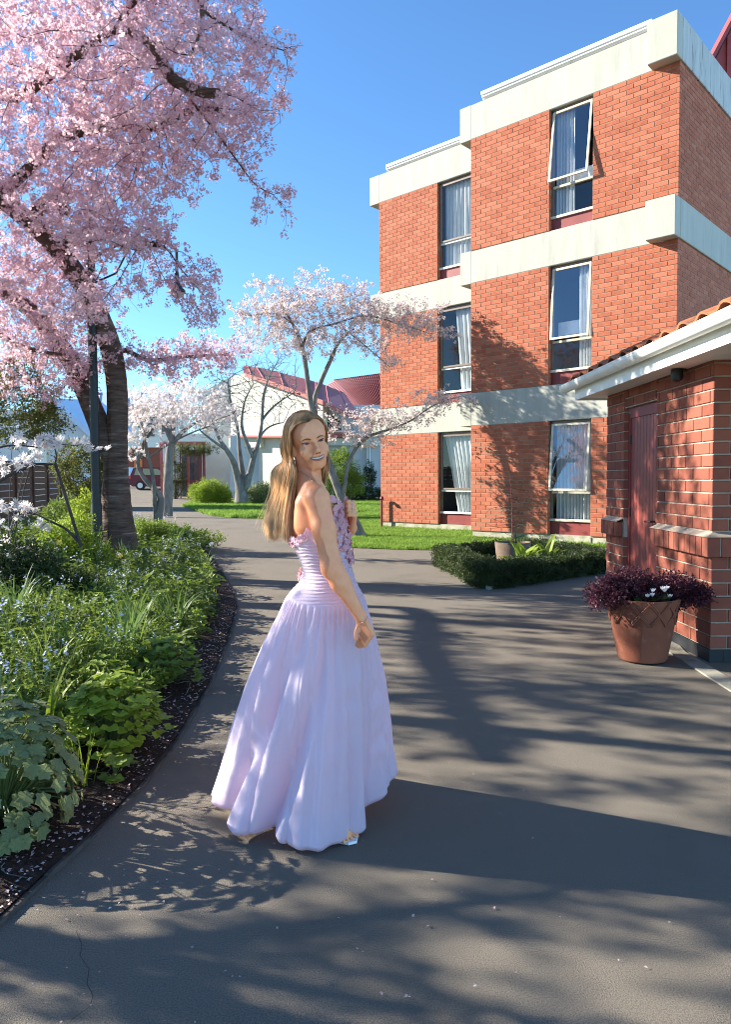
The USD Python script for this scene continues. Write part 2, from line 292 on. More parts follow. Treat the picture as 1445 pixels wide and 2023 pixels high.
# ------------------------------------------------------------------ brick building
C0 = V3(2.424, 16.722, 0); UU = V3(.740, -.6727, 0); WW = V3(.6727, .740, 0); ZZ_ = V3(0,0,1)
def BP(u, w, z): return C0 + UU*u + WW*w + ZZ_*z
BL, BH, BJ = .27, .0958, .012
def courses(u0, u1, z0, z1, shift=0.0):
    n = int(round((z1-z0)/BH)); h = (z1-z0)/n; out = []
    for k in range(n):
        x = u0 - BL + ((BL/2 if k % 2 else 0) + shift) % BL
        while x < u1:
            a, b = max(x+BJ/2, u0), min(x+BL-BJ/2, u1)
            if b-a > .025: out.append((a, b, z0+k*h+BJ/2, z0+(k+1)*h-BJ/2))
            x += BL
    return out
def brick_piece(o, a, c, n, b, r, depth=.05):
    """one brick: face rectangle from o along a (length) and c (height), facing n"""
    p = r.uniform(-.0005,.0025); q = n*p; e = .0035; al = np.linalg.norm(a); ch = np.linalg.norm(c); A = a/al; C = c/ch
    f0 = [o, o+a, o+a+c, o+c]; F1 = [o+A*e+C*e+q, o+a-A*e+C*e+q, o+a+c-A*e-C*e+q, o+c+A*e-C*e+q]; F0 = [x+q-n*e for x in f0]; B = [x-n*depth for x in f0]
    v = B+F0+F1; t = r.uniform()**1.3
    f = [[8,9,10,11]]+[[4+i,4+(i+1)%4,8+(i+1)%4,8+i] for i in range(4)]+[[i,(i+1)%4,4+(i+1)%4,4+i] for i in range(4)]
    if np.dot(np.cross(a, c), n) < 0: f = [x[::-1] for x in f]
    b.add(v, f, t); return v
bldg = thing('brick_building', 'three storey red brick residence with cream concrete bands and tall windows', 'building', BP(0,0,0))
front, recess, side = [(0,1.94),(2.895,4.56)], [(-3.98,-1.99)], None
storeys = [(.189,2.578),(3.33,5.785),(6.512,8.972)]
allbricks = []                                   # (centre, builder)
br = np.random.default_rng(5); backing = MB()
def wall_panel(o, ud, n, u0, u1, z0, z1, shift=0.0, back=.16, start=0.0, stop=0.0):
    for a, b, c, d in courses(u0, u1, z0, z1, shift): allbricks.append((o+ud*a+ZZ_*c, ud*(b-a), ZZ_*(d-c), n))
    backing.box(o+ud*(u0+start)+ZZ_*z0-n*.0065, ud*(u1-u0-start-stop), ZZ_*(z1-z0), -n*back)
for z0, z1 in storeys:
    for u0, u1 in front: wall_panel(C0, UU, -WW, u0, u1, z0, z1, stop=.0095 if u1 > 4 else 0)
    for u0, u1 in recess: wall_panel(C0+WW*1.42, UU, -WW, u0, u1, z0, z1, .1)
    wall_panel(C0+UU*4.56, WW, UU, .0, 4.6, z0, z1, BL/2, start=.0095)
    for uj, w in ((1.94,0.), (-1.99,1.42)):      # left reveal of each window slot, in brick
        n0 = int(round((z1-z0)/BH)); hh = (z1-z0)/n0
        for kk in range(n0): allbricks.append((BP(uj, w+.012, z0+kk*hh+BJ/2), WW*.115, ZZ_*(hh-BJ), UU))
        backing.box(BP(uj-.02, w, z0), UU*.012, ZZ_*(z1-z0), WW*.2)
obj('mortar_wall', backing, 'mortar', bldg, kind='stuff')
def seen(c):
    x, y = pixel(c); return -20 < x < 1465 and -20 < y < 2040 and not (x > 1130 and y > 800 - (x-1130)*.56)
order = sorted(range(len(allbricks)), key=lambda i: (not seen(allbricks[i][0]+allbricks[i][1]/2), -np.linalg.norm(np.cross(allbricks[i][1], allbricks[i][2]))*abs(np.dot(allbricks[i][3], allbricks[i][0]-EYE))/np.linalg.norm(allbricks[i][0]-EYE)**3))
big = MB()
for rank, i in enumerate(order):
    o, a, c, n = allbricks[i]; b = MB() if rank < 300 else big
    brick_piece(o, a, c, n, b, br)
    if rank < 300: obj('brick', b, 'brick', bldg)
obj('brick_field', big, 'brick', bldg, kind='stuff')
# concrete bands, with their projecting beam ends
def beam(u0, u1, w0, w1, z0, z1, mat='render_cream', name='concrete_band', e=.012):
    m = trimesh.creation.box((u1-u0, w1-w0, z1-z0)); v = np.array(m.vertices)
    import manifold3d
    hull = manifold3d.Manifold.batch_hull([manifold3d.Manifold.cube((u1-u0-2*e, w1-w0-2*e, z1-z0), True), manifold3d.Manifold.cube((u1-u0, w1-w0-2*e, z1-z0-2*e), True), manifold3d.Manifold.cube((u1-u0-2*e, w1-w0, z1-z0-2*e), True)]).to_mesh()
    v = hull.vert_properties[:, :3] + V3((u0+u1)/2, (w0+w1)/2, (z0+z1)/2)
    return obj(name, (C0 + v[:,:1]*UU + v[:,1:2]*WW + v[:,2:]*ZZ_, hull.tri_verts), mat, bldg)
for i, (z0, z1) in enumerate([(2.578,3.33), (5.785,6.512), (8.972,9.73)]):
    top = z1
    beam(-.02, 4.06, .010, .35, z0+.003, z1-.003); beam(-.30, 0.0, .007, 1.44, z0, top, name='beam_end', e=.004); beam(4.048, 4.60, -.25, .012, z0, top+(.02 if i == 2 else 0), name='beam_end')
    beam(4.3, 4.605, .014, 7, z0, top+(.02 if i == 2 else 0), 'render_stained' if i == 2 else 'render_cream')
    beam(-4.0, -.302, 1.430, 1.77, z0+.003, z1-.003); beam(-4.33, -3.978, 1.427, 3.2, z0, top, name='beam_end', e=.004)
for o_, a_, b_, c_ in ((BP(.03,.03,-.1), UU*4.5, WW*.3, ZZ_*.29),(BP(-3.93,1.45,-.1), UU*3.9, WW*.3, ZZ_*.285),(BP(2.0,.012,-.1), UU*.9, WW*.016, ZZ_*.27)): obj('plinth', MB().box(o_,a_,b_,c_), 'plinth', bldg)
obj('roof', MB().box(BP(-.2,.5,9.5), UU*4.7, WW*6, ZZ_*.05).box(BP(-4.2,1.9,9.5), UU*4.2, WW*5, ZZ_*.05).box(BP(.45,.22,9.74), UU*3.6, WW*.06, ZZ_*.26).box(BP(-3.6,1.66,9.74), UU*3.6, WW*.06, ZZ_*.25), 'roof_red', bldg)
# moulded white gutters lying on the upper bands
gp = [(0,0),(-.045,.0),(-.06,.03),(-.085,.035),(-.085,.075),(-.11,.082),(-.115,.15),(-.10,.155),(-.02,.15),(0,.13)]
for u0, u1, w, z in ((.28,4.04,.09,9.762),(-3.72,-.31,1.51,9.762)):
    obj('gutter', MB().prism(np.array(gp), BP(u0,w,z), WW, ZZ_, UU*(u1-u0)), 'white_paint', bldg); obj('gutter_board', MB().box(BP(u0+.02,w+.004,9.728), UU*(u1-u0-.02), WW*.02, ZZ_*.14), 'frame_bronze', bldg)
# tall slots: window above a red panel
def slot(u0, u1, w, z0, z1, sill, rail, angle, name):
    """returns nothing; adds one window with frame, panes, panel. angle: how far the hinged sash stands open (degrees)"""
    d = w+.10
    win = fresh(bldg, 'window'); UsdGeom.Xform.Define(stage, win)
    def bar(m, a0, a1, b0, b1, t=.045, dd=d): m.box(BP(a0,dd,b0), UU*(a1-a0), ZZ_*(b1-b0), WW*t)
    fr = MB(); bar(fr,u0,u0+.045,sill,z1,.07); bar(fr,u1-.045,u1,sill,z1,.07); bar(fr,u0,u1,z1-.06,z1-.002,.072); obj('frame', fr, 'frame_bronze', win)
    lo = MB(); bar(lo,u0+.046,u1-.046,rail-.045,rail,.062,d-.004); obj('rail', lo, 'frame_cream' if angle else 'white_paint', win); lo = MB(); bar(lo,u0-.01,u1+.005,sill-.03,sill+.02,.10,d-.03); obj('sill', lo, 'frame_cream' if angle else 'white_paint', win)
    o = BP(u0+.046,d+.03,sill+.02); a_, b_ = UU*(u1-u0-.092), ZZ_*(rail-.045-sill-.02); obj('pane', MB().quad(o, o+a_, o+a_+b_, o+b_), 'pane', win)
    hz = z1-.062; a = math.radians(angle); dn = -ZZ_*math.cos(a) - WW*math.sin(a); out = -WW*math.cos(a)+ZZ_*math.sin(a); L = hz-rail-.004
    o = BP(u0+.048, d+.004, hz); wd = u1-u0-.096; fw_ = .042
    sh = MB()
    for p0, pl, q0, ql in ((0,fw_,0,L),(wd-fw_,fw_,0,L),(fw_,wd-2*fw_,0,fw_),(fw_,wd-2*fw_,L-fw_,fw_)): sh.box(o+UU*p0+dn*q0, UU*pl, dn*ql, out*.035)
    sp = obj('sash', sh, 'frame_cream' if angle else 'frame_bronze', win)
    o = o+UU*fw_+dn*fw_+out*.012; a_, b_ = UU*(wd-2*fw_), dn*(L-2*fw_); obj('pane', MB().quad(o, o+b_, o+a_+b_, o+a_), 'pane_sky' if angle else 'pane', win)
    obj('panel', MB().box(BP(u0,d+.01,z0+.002), UU*(u1-u0), ZZ_*(sill-.032-z0), WW*.04), 'panel_red', win)
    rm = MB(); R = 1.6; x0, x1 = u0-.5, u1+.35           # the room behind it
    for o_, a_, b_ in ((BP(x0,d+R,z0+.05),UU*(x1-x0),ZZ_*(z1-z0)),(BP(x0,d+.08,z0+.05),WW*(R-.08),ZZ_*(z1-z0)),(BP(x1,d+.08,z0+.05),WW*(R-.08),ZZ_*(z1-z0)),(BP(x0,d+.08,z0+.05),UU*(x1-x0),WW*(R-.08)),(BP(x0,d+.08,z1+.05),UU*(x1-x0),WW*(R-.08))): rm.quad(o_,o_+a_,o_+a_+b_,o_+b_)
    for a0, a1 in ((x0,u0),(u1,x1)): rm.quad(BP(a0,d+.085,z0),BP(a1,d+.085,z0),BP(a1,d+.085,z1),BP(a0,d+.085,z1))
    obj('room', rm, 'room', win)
    return d
def drape(u0, u1, w, z0, z1, label, gather=0.0, folds=9, seed=0, lean=0.0):
    """a hanging curtain: folds that deepen downwards; gather > 0 draws the foot to one side"""
    r = np.random.default_rng(seed); nu, nz = 60, 24; uu = np.linspace(0,1,nu); tt = np.linspace(0,1,nz); U_, T_ = np.meshgrid(uu, tt)
    ph = U_*folds*2*np.pi + .8*np.sin(U_*9+seed) + .25*np.sin(T_*3+U_*5)
    off = (.018+.03*T_)*np.sin(ph) + .012*np.sin(ph*2.3+1)
    x = u0 + (u1-u0)*(U_*(1-gather*T_**1.5) + lean*T_)
    v = C0 + x[...,None]*UU + (w+off)[...,None]*WW + (z1+(z0-z1)*T_)[...,None]*ZZ_; ii = np.arange(nu*nz).reshape(nz,nu)
    obj('curtain', (v.reshape(-1,3), np.stack([ii[:-1,:-1],ii[:-1,1:],ii[1:,1:],ii[1:,:-1]],-1).reshape(-1,4)), 'curtain', smooth=True, label=label, cat='curtain', group='white curtains in the brick building')
specs = [(1.94,2.895,0.,.189,2.575,.50,1.10,6,0),(1.94,2.895,0.,3.332,5.783,3.62,4.24,4.5,1),(1.94,2.895,0.,6.514,8.970,6.79,7.42,8.5,2),
         (-1.99,-.55,1.42,.189,2.575,.50,1.09,0,0),(-1.99,-.55,1.42,3.332,5.783,3.62,4.24,0,1),(-1.99,-.55,1.42,6.514,8.970,6.80,7.44,0,2)]
for u0,u1,w,z0,z1,sl,rl,ang,lv in specs:
    slot(u0,u1,w,z0,z1,sl,rl,ang,'')
cw = .10+.11
drape(2.02,2.85,cw,.52,2.5,'sheer white curtain across the ground floor window behind the bare potted shrub',0,11,1)
drape(2.52,2.86,cw,3.6,5.75,'narrow white curtain drawn to the right of the middle floor open window',0,5,2)
drape(1.98,2.42,cw,6.75,8.92,'white curtain drawn to the left of the top floor open window',.0,6,3)
drape(-1.90,-.6,1.42+cw,.5,2.52,'white curtain swept to the right in the recessed ground floor window',.35,10,4,.33)
drape(-1.55,-.6,1.42+cw,3.6,5.75,'tangled white curtain in the recessed middle floor window',.2,7,5,.2)
drape(-1.88,-.6,1.42+cw,6.8,8.92,'full white curtain in the recessed top floor window',0,12,6)
for ulab, u0, w, z0, z1, s in (('top floor open window',2.1,.3,7.5,7.72,0),('middle floor open window',2.0,.32,4.38,4.66,0)):   # white sills / boards seen inside
    obj('window_board', MB().box(BP(u0,w,z0), UU*.75, WW*.03, ZZ_*(z1-z0)), 'white_paint', label=f'pale board standing inside the {ulab}', cat='board')
# red corrugated gable at the back of the roof
gY = 21.0; ga, gb = at(1409,128,gY), at(1446,58,gY); gd = (gb-ga); n = 12; gt = thing('red_gable', 'red ribbed metal gable rising behind the brick building at the right edge', 'gable', at(1430,200,gY)); g = MB()
for i in range(n):
    x0 = ga[0]+i*.20; h0 = ga[2]+(x0-ga[0])*gd[2]/gd[0]; h1 = ga[2]+(x0+.2-ga[0])*gd[2]/gd[0]; yy_ = gY+(.06 if i % 2 else 0)
    g.add([(x0,yy_,9),(x0+.2,yy_,9),(x0+.2,yy_,h1),(x0,yy_,h0),(x0,yy_+.3,9),(x0+.2,yy_+.3,9),(x0+.2,yy_+.3,h1),(x0,yy_+.3,h0)], [[0,1,2,3],[4,7,6,5],[3,2,6,7],[0,3,7,4],[1,5,6,2]])
obj('cladding', g, 'roof_red', gt); obj('verge', MB().box(ga-V3(.1,.25,.02), gd*4.0, V3(0,.6,0), V3(-.03,0,.14)), 'roof_red', gt)
# standpipe at the corner
st = thing('standpipe', 'short rusty standpipe on the corner of the brick building', 'pipe', BP(-3.85,1.30,0))
pp = [BP(-3.85,1.30,0), BP(-3.85,1.30,.80), BP(-3.84,1.29,.86), BP(-3.80,1.25,.88), BP(-3.77,1.22,.85)]
obj('pipe', MB().tube(pp, .035, 10), 'panel_red', st, smooth=40); obj('mouth', MB().tube([BP(-3.78,1.23,.87), BP(-3.76,1.21,.82)], .05, 10), 'panel_red', st)

# ------------------------------------------------------------------ brick outbuilding on the right
SX, SY0, SY1 = 2.58, 5.42, 7.80
shed = thing('brick_outbuilding', 'low brick outbuilding with red boarded door, white gutter and orange tiles', 'outbuilding', (SX,SY0,0))
sb = []; Yv, Xv = V3(0,1,0), V3(1,0,0); sr = np.random.default_rng(9)
DY0, DY1, DZ = 6.47, 7.28, 2.02                # door opening
def sp(y0, y1, z0, z1, sh=0.): 
    for a, b, c, d in courses(y0, y1, z0, z1, sh): sb.append((V3(SX,a,c), Yv*(b-a), ZZ_*(d-c), -Xv))
DADO0, DADO1 = .80, .945
sp(SY0,DY0,.10,DADO0,.05); sp(DY1,SY1,.10,DADO0,.1); sp(SY0,DY0,.985,2.52,.05); sp(DY1,SY1,.985,2.52,.1); sp(DY0,DY1,DZ+.06,2.52,.02)
for y0, y1 in ((SY0-.06,DY0-.02),(DY1+.02,SY1)):                    # projecting soldier course
    n_ = max(1, int((y1-y0)/.095)); s_ = (y1-y0)/n_
    for k_ in range(n_): sb.append((V3(SX-.055,y0+k_*s_+.005,DADO0), Yv*(s_-.010), ZZ_*(DADO1-DADO0), -Xv))
sb.append((V3(SX-.052,DY1+.022,DADO0+.004), Xv*.05, ZZ_*(DADO1-DADO0-.008), -Yv))
for a, b, c, d in courses(0, .9, .10, DADO0, .13)+courses(0, .9, .985, 2.52, .13): sb.append((V3(SX+a,SY0,c), Xv*(b-a), ZZ_*(d-c), -Yv))
for k_ in range(9): sb.append((V3(SX-.055+k_*.1+.005,SY0-.055,DADO0), Xv*.09, ZZ_*(DADO1-DADO0), -Yv))
bk = MB(); e = .010
for y0, y1, z0, z1 in ((SY0,DY0,.0,2.6),(DY1,SY1,.0,2.6),(DY0,DY1,DZ+.055,2.6)): bk.box((SX+e,y0+e,z0), (.14,0,0), (0,y1-y0-(e if y0==SY0 else 0),0), (0,0,z1-z0))
bk.aabb(SX+e+.002,SX+3,SY0+e+.002,SY0+.15,0,2.6); bk.aabb(SX+e+.004,SX+3,SY1-.1,SY1,0,2.6)
for y0, y1 in ((SY0-.05,DY0-.032),(DY1+.032,SY1)): bk.aabb(SX-.045,SX+.05,y0,y1,DADO0+.004,DADO1-.004)
bk.aabb(SX-.043,SX+1,SY0-.045,SY0+.05,DADO0+.005,DADO1-.005)
obj('mortar_wall', bk, 'shed_mortar', shed, kind='stuff')
obj('dado_ledge', MB().add([(SX-.065,SY0-.068,DADO1+.002),(SX-.065,DY0-.02,DADO1+.002),(SX+.012,DY0-.02,DADO1+.036),(SX+.012,SY0+.012,DADO1+.036)],[[0,3,2,1]]).add([(SX-.065,DY1+.02,DADO1+.002),(SX-.065,SY1,DADO1+.002),(SX+.012,SY1,DADO1+.036),(SX+.012,DY1+.02,DADO1+.036)],[[0,3,2,1]]).add([(SX-.065,SY0-.068,DADO1+.002),(SX+1,SY0-.068,DADO1+.002),(SX+1,SY0+.012,DADO1+.036),(SX+.012,SY0+.012,DADO1+.036)],[[0,1,2,3]]), 'shed_mortar', shed)
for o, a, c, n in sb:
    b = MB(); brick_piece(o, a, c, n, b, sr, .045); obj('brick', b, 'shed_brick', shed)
for q_ in ((SX-.004,SX+.1,SY0-.004,DY0,-.05,.098),(SX-.004,SX+.1,DY1,SY1,-.05,.098),(SX+.1,SX+2,SY0-.006,SY0+.1,-.05,.098)): obj('plinth', MB().aabb(*q_), 'black_rubber', shed)
obj('side_wall', MB().aabb(SX+.9,SX+3,SY0+.0,SY0+.02,.1,2.5), 'shed_brick', shed)
door = fresh(shed, 'door'); UsdGeom.Xform.Define(stage, door); nb = 9; bw = (DY1-DY0-.10)/nb
for k_ in range(nb):
    y = DY0+.05+k_*bw; p = [(0,0),(0,bw-.001),(.022,bw-.001),(.03,bw-.008),(.03,.008),(.022,0)]
    obj('board', MB().prism([(-a, b) for a, b in p], (SX+.085,y,.03), Xv, Yv, ZZ_*(DZ-.08), tone=sr.uniform()), 'door_red', door)
obj('door_frame', MB().aabb(SX+.045,SX+.12,DY0,DY0+.048,.0,DZ).aabb(SX+.045,SX+.12,DY1-.048,DY1,.0,DZ).aabb(SX+.045,SX+.12,DY0+.048,DY1-.048,DZ-.048,DZ+.05), 'panel_red', shed)
obj('handle', MB().aabb(SX+.045,SX+.054,DY0+.09,DY0+.13,.93,1.13).tube([(SX+.05,DY0+.11,.99),(SX-.005,DY0+.11,.99),(SX-.008,DY0+.15,.99),(SX-.008,DY0+.23,.985)], .009, 8), 'dark_metal', door)
obj('label_plate', MB().aabb(SX+.052,SX+.055,DY0+.06,DY0+.13,DZ-.085,DZ-.06), 'white_paint', door)
for z in (.35,1.0,1.72): obj('hinge', MB().tube([(SX+.05,DY1-.045,z),(SX+.05,DY1-.045,z+.09)], .009, 8), 'dark_metal', door)
# eaves
FX, FY1 = 2.30, 8.02; FZ0, FZ1 = 2.235, 2.40
obj('fascia', MB().aabb(FX,FX+.022,3.0,FY1,FZ0,FZ1), 'fascia_white', shed)
obj('soffit', MB().aabb(FX+.022,SX+3,3.0,FY1-.003,FZ0+.02,FZ0+.035), 'fascia_white', shed)
obj('verge_board', MB().aabb(FX+.0221,SX+3,FY1-.002,FY1+.018,FZ0,FZ1+.02), 'fascia_white', shed)
th = np.linspace(math.pi*1.02, 2*math.pi+.3, 12); prof = [(-.062+.062*math.cos(t), .06*math.sin(t)) for t in th]; inner = [(-.062+.056*math.cos(t), .054*math.sin(t)+.003) for t in th[::-1]]
outer = [(-.13,.012),(-.128,.0)]+[(-.062+.064*math.cos(t), .062*math.sin(t)) for t in np.linspace(math.pi, 2*math.pi, 14)]+[(.002,.01),(-.004,.01)]+[(-.062+.057*math.cos(t), .056*math.sin(t)+.002) for t in np.linspace(2*math.pi, math.pi, 14)]+[(-.122,.012)]
obj('gutter', MB().prism(outer, (FX-.004,8.18,FZ1-.005), Xv, ZZ_, -Yv*5.2), 'fascia_white', shed)
obj('gutter_end', MB().prism([(-.062+.063*math.cos(t), .061*math.sin(t)) for t in np.linspace(math.pi, 2*math.pi, 14)], (FX-.004,8.182,FZ1-.004), Xv, ZZ_, -Yv*.006), 'fascia_white', shed)
for y in (7.6,6.9,6.2,5.5): obj('gutter_bracket', MB().aabb(FX-.14,FX+.01,y,y+.02,FZ1+.006,FZ1+.012), 'steel', shed)
# rolled tiles, course by course up the slope
ca, sa = math.cos(math.radians(25)), math.sin(math.radians(25)); tw, tl = .30, .34
def tile(y, k):
    nu = 9; u = np.linspace(0,1,nu); hgt = np.where(u < .55, .030*np.sin(np.pi*u/.55)**1.0, -.012*np.sin(np.pi*(u-.55)/.45)); v = []
    j = sr.uniform(-.004,.004)
    for s in (0, tl+.05):
        for t in (0, -.016):
            X = FX-.055+ (k*tl+s)*ca; Z = FZ1+.035+(k*tl+s)*sa + (.030 if s == 0 else .0)
            v += [(X - sa*(h+t), y+tw*q*1.02, Z+ca*(h+t)+j) for q, h in zip(u, hgt)]
    f = []; n_ = nu
    for i in range(nu-1):
        f += [[i,2*n_+i,2*n_+i+1,i+1],[i,i+1,n_+i+1,n_+i],[n_+i,n_+i+1,3*n_+i+1,3*n_+i]]
    return MB().add(v, f, sr.uniform())
for k_ in range(5):
    for q in range(17):
        y = 8.12-tw*(q+1)
        obj('roof_tile', tile(y, k_), 'tile_orange', shed)
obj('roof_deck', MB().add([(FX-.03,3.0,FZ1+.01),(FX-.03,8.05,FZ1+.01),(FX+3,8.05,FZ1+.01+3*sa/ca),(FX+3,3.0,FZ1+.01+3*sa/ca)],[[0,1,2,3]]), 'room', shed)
lt = thing('security_light', 'small security light under the outbuilding eave', 'lamp', (SX-.1,6.0,2.2))
obj('housing', MB().lathe([(0,.06),(.045,.06),(.05,.0),(.04,-.03),(0,-.045)],12,(SX-.09,5.85,2.19)), 'dark_metal', lt, smooth=40); obj('arm', MB().tube([(SX-.09,5.85,2.25),(SX-.02,5.85,2.25)],.012,6), 'dark_metal', lt)
# concrete kerb strip along its foot
mb = MB(); kp = [(2.62,6.75),(2.40,5.72),(2.36,4.62),(2.34,3.2)]
for (xa,ya),(xb,yb) in zip(kp[:-1],kp[1:]): mb.add([(xa,ya,.012),(xb,yb,.012),(xb+.13,yb,.012),(xa+.13,ya,.012),(xa,ya,-.02),(xb,yb,-.02),(xb+.13,yb,-.02),(xa+.13,ya,-.02)],[[0,1,2,3],[1,0,4,5],[3,2,6,7]])
obj('concrete_strip', mb, 'concrete', kind='structure')

cr_ = MB(); cp_ = [on_ground(x, y) for x, y in ((150,1840),(162,1868),(158,1890),(176,1915),(172,1945),(184,1968),(178,1990),(150,2010),(120,2035))]; cp_ = [p+V3(0,0,.0035) for p in cp_]; r_ = np.random.default_rng(4)
for a, b in zip(cp_[:-1], cp_[1:]):
    for j in range(4):
        p = a+(b-a)*j/4; q = a+(b-a)*(j+1)/4; jit = V3(r_.normal(0,.006), r_.normal(0,.004), 0); w_ = V3(.0009,0,0); cr_.quad(p-w_, p+w_, q+w_, q-w_)
look('crack_dark', (.03,.027,.023), rough=.95); obj('path_crack', cr_, 'crack_dark', kind='structure')
# ------------------------------------------------------------------ white hall with pink-red roof, at the far lawn
def px_poly(pts, Y): return [at(x, y, Y) for x, y in pts]
hall = thing('white_hall', 'white hall with tall gable wall and pinkish red roof beyond the lawn', 'building', at(520,985,44))
Yd = V3(0,1,0)
def wall_px(mb, pts, Y, depth):
    w = px_poly(pts, Y); o = V3(0,Y,0); mb.prism([(p[0],p[2]) for p in w], o, V3(1,0,0), V3(0,0,1), V3(0,depth,0))
HN = V3(-.62,-.785,0); HT = V3(.785,-.62,0); HO = at(638,990,42.5)
def on_wall(x, y, back=0.0):
    d = ray(x, y); return EYE + d*(np.dot(HO-HN*back-EYE, HN)/np.dot(d, HN))
def wall_h(mb, pts, depth, back=0.0):
    w = [on_wall(x, y, back) for x, y in pts]; o = HO-HN*back; o = V3(o[0],o[1],0); mb.prism([((p-o)@HT, p[2]) for p in w], o, HT, V3(0,0,1), -HN*depth)
w = MB(); wall_h(w, [(456,1000),(456,868),(512,868),(512,1000),(638,1000),(638,792),(606,780),(527,751),(486,738),(456,744)], .4); obj('gable_wall', w, 'hall_white', hall)
w = MB(); wall_px(w, [(400,1000),(456,1000),(456,745),(440,752),(400,775)], 50, .4); obj('porch_wall', w, 'hall_white', hall)
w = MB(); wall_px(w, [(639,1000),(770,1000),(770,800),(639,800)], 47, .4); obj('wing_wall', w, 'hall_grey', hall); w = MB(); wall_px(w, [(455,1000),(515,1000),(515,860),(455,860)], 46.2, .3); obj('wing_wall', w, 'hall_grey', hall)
w = MB(); a = [on_wall(x, y, -.5) for x, y in [(484,737),(527,750),(606,779),(638,791)]]+[at(716,829,42)]; b = px_poly([(480,722),(511,726),(606,749),(638,759),(681,776)], 52)
for i in range(4):
    p = [a[i],a[i+1],b[i+1],b[i]]; w.add(p+[q-V3(0,0,.25) for q in p], [[0,1,2,3],[1,0,4,5],[5,4,7,6]])
obj('roof', w, 'roof_pink', hall)
for k in range(7):                                                 # standing seams
    f = (k+.5)/7; 
    pa = a[0]*(1-f)+a[4]*f; i = np.searchsorted([0,.25,.5,.75,1],f)-1; pa = a[i]+(a[i+1]-a[i])*((f-.25*i)*4); pb = b[i]+(b[i+1]-b[i])*((f-.25*i)*4)
    obj('roof_seam', MB().tube([pa+V3(0,0,.03), pb+V3(0,0,.03)], .03, 4), 'roof_pink', hall)
w = MB(); wall_px(w, [(641,852),(641,813),(677,833),(677,852)], 46.9, .05); obj('clerestory_window', w, 'glass_dark', hall)
w = MB(); wall_px(w, [(640,854),(640,851),(700,851),(700,854)], 46.7, .3); wall_px(w, [(675,852),(675,832),(678,834),(678,852)], 46.8, .1); obj('window_frame', w, 'white_paint', hall)
w = MB(); wall_px(w, [(640,864),(640,856),(700,858),(700,865)], 46.4, .4); wall_h(w, [(452,864),(452,860),(640,861),(640,865)], .6, -.55); obj('red_gutter', w, 'roof_pink', hall)
w = MB(); wall_h(w, [(452,884),(452,865.5),(515,865.5),(515,884)], .4, -.3); wall_px(w,[(640,880),(640,866),(752,866),(752,880)],46.6,.35); obj('canopy', w, 'hall_white', hall)
w = MB(); wall_h(w, [(457,1000),(457,885),(511,885),(511,1000)], .05, .9); obj('glazed_door', w, 'glass_dark', hall)
w = MB()
for x in (459,483,509): wall_h(w, [(x,1000),(x,885),(x+3,885),(x+3,1000)], .08, .8)
obj('door_frame', w, 'frame_bronze', hall)
for x in (726,731): obj('downpipe', MB().tube([at(x,985,46.8), at(x,860,46.8)], .05, 6), 'white_paint', hall)
sg = thing('entrance_sign', 'white two line sign on the hall entrance behind the bare tree', 'sign', at(495,945,44.9))
w = MB(); wall_h(w, [(483,941),(483,931),(508,931),(508,941)], .04, .6); wall_h(w, [(483,952),(483,943),(508,943),(508,952)], .04, .6); obj('board', w, 'white_paint', sg)
for txt, y in (('DOM', 939), ('SE', 950.3)):
    t = meshkit.text_mesh(txt, .19, .01); v = np.array(t.vertices); o = on_wall(484.3, y, .585)
    obj('lettering', (o+v[:,:1]*HT*1.25+v[:,2:]*HN+v[:,1:2]*V3(0,0,1), np.array(t.faces)), 'ink', sg)
dr = thing('corrugated_roof', 'dark red corrugated roof behind the white hall', 'roof', at(700,800,54))
a0, a1 = at(640,764,60), at(756,739,60); b0, b1 = at(706,806,52), at(772,812,52); c0 = at(660,752,60)
n = 60; w = MB(); s = np.linspace(0,1,n); top = np.where(s[:,None]<.22, a0+(c0-a0)*(s[:,None]/.22), c0+(a1-c0)*((s[:,None]-.22)/.78)); bot = b0+(b1-b0)*s[:,None]+V3(0,0,-.0)
top = a0 + (at(760,741,60)-a0)*s[:,None]; top[:,2] = np.interp(top[:,0], [a0[0],c0[0],a1[0]], [a0[2],c0[2],a1[2]])
bump_ = .07*np.where(np.arange(n)%2 == 0, 1, -1)[:,None]*V3(0,-.4,1); i = np.arange(n-1)
w.add(np.vstack([top+bump_, bot+bump_]), np.stack([i+n, i+n+1, i+1, i],1)); wl = MB().quad(b0-V3(0,-.3,6),b1-V3(0,-.3,6),b1+V3(0,.3,0),b0+V3(0,.3,0))
obj('roof_sheet', w, 'roof_dark_red', dr); obj('ridge_cap', MB().tube([c0,a1],.09,6), 'roof_dark_red', dr); obj('wall', wl, 'hall_grey', dr)
# red timber entrance with trellis
pg = thing('timber_porch', 'red timber porch with trellis beside the white hall', 'porch', at(360,990,46))
for x in (320,373,397,404): obj('post', MB().box(at(x-2.2,992,46), (.14,0,0), (0,.14,0), (0,0,3.75)), 'panel_red' if x > 390 else 'roof_pink', pg)
obj('beam', MB().box(at(318,880,45.9), at(406,880,45.9)-at(318,880,45.9), (0,.2,0), (0,0,.24)), 'roof_pink', pg)
obj('rail', MB().box(at(320,954,46.03), at(404,954,46)-at(320,954,46), (0,.08,0), (0,0,.16)), 'panel_red', pg)
for x in (335,346,357,385): obj('trellis_slat', MB().box(at(x,990,46.1), (.05,0,0), (0,.05,0), (0,0,3.6)), 'panel_red', pg)
obj('dark_doorway', MB().box(at(360,992,47.5), (1.2,0,0), (0,.1,0), (0,0,3.4)), 'glass_dark', pg)
obj('back_wall', MB().box(at(318,995,48.2), (5.0,0,0), (0,.1,0), (0,0,4.6)), 'hall_white', pg)

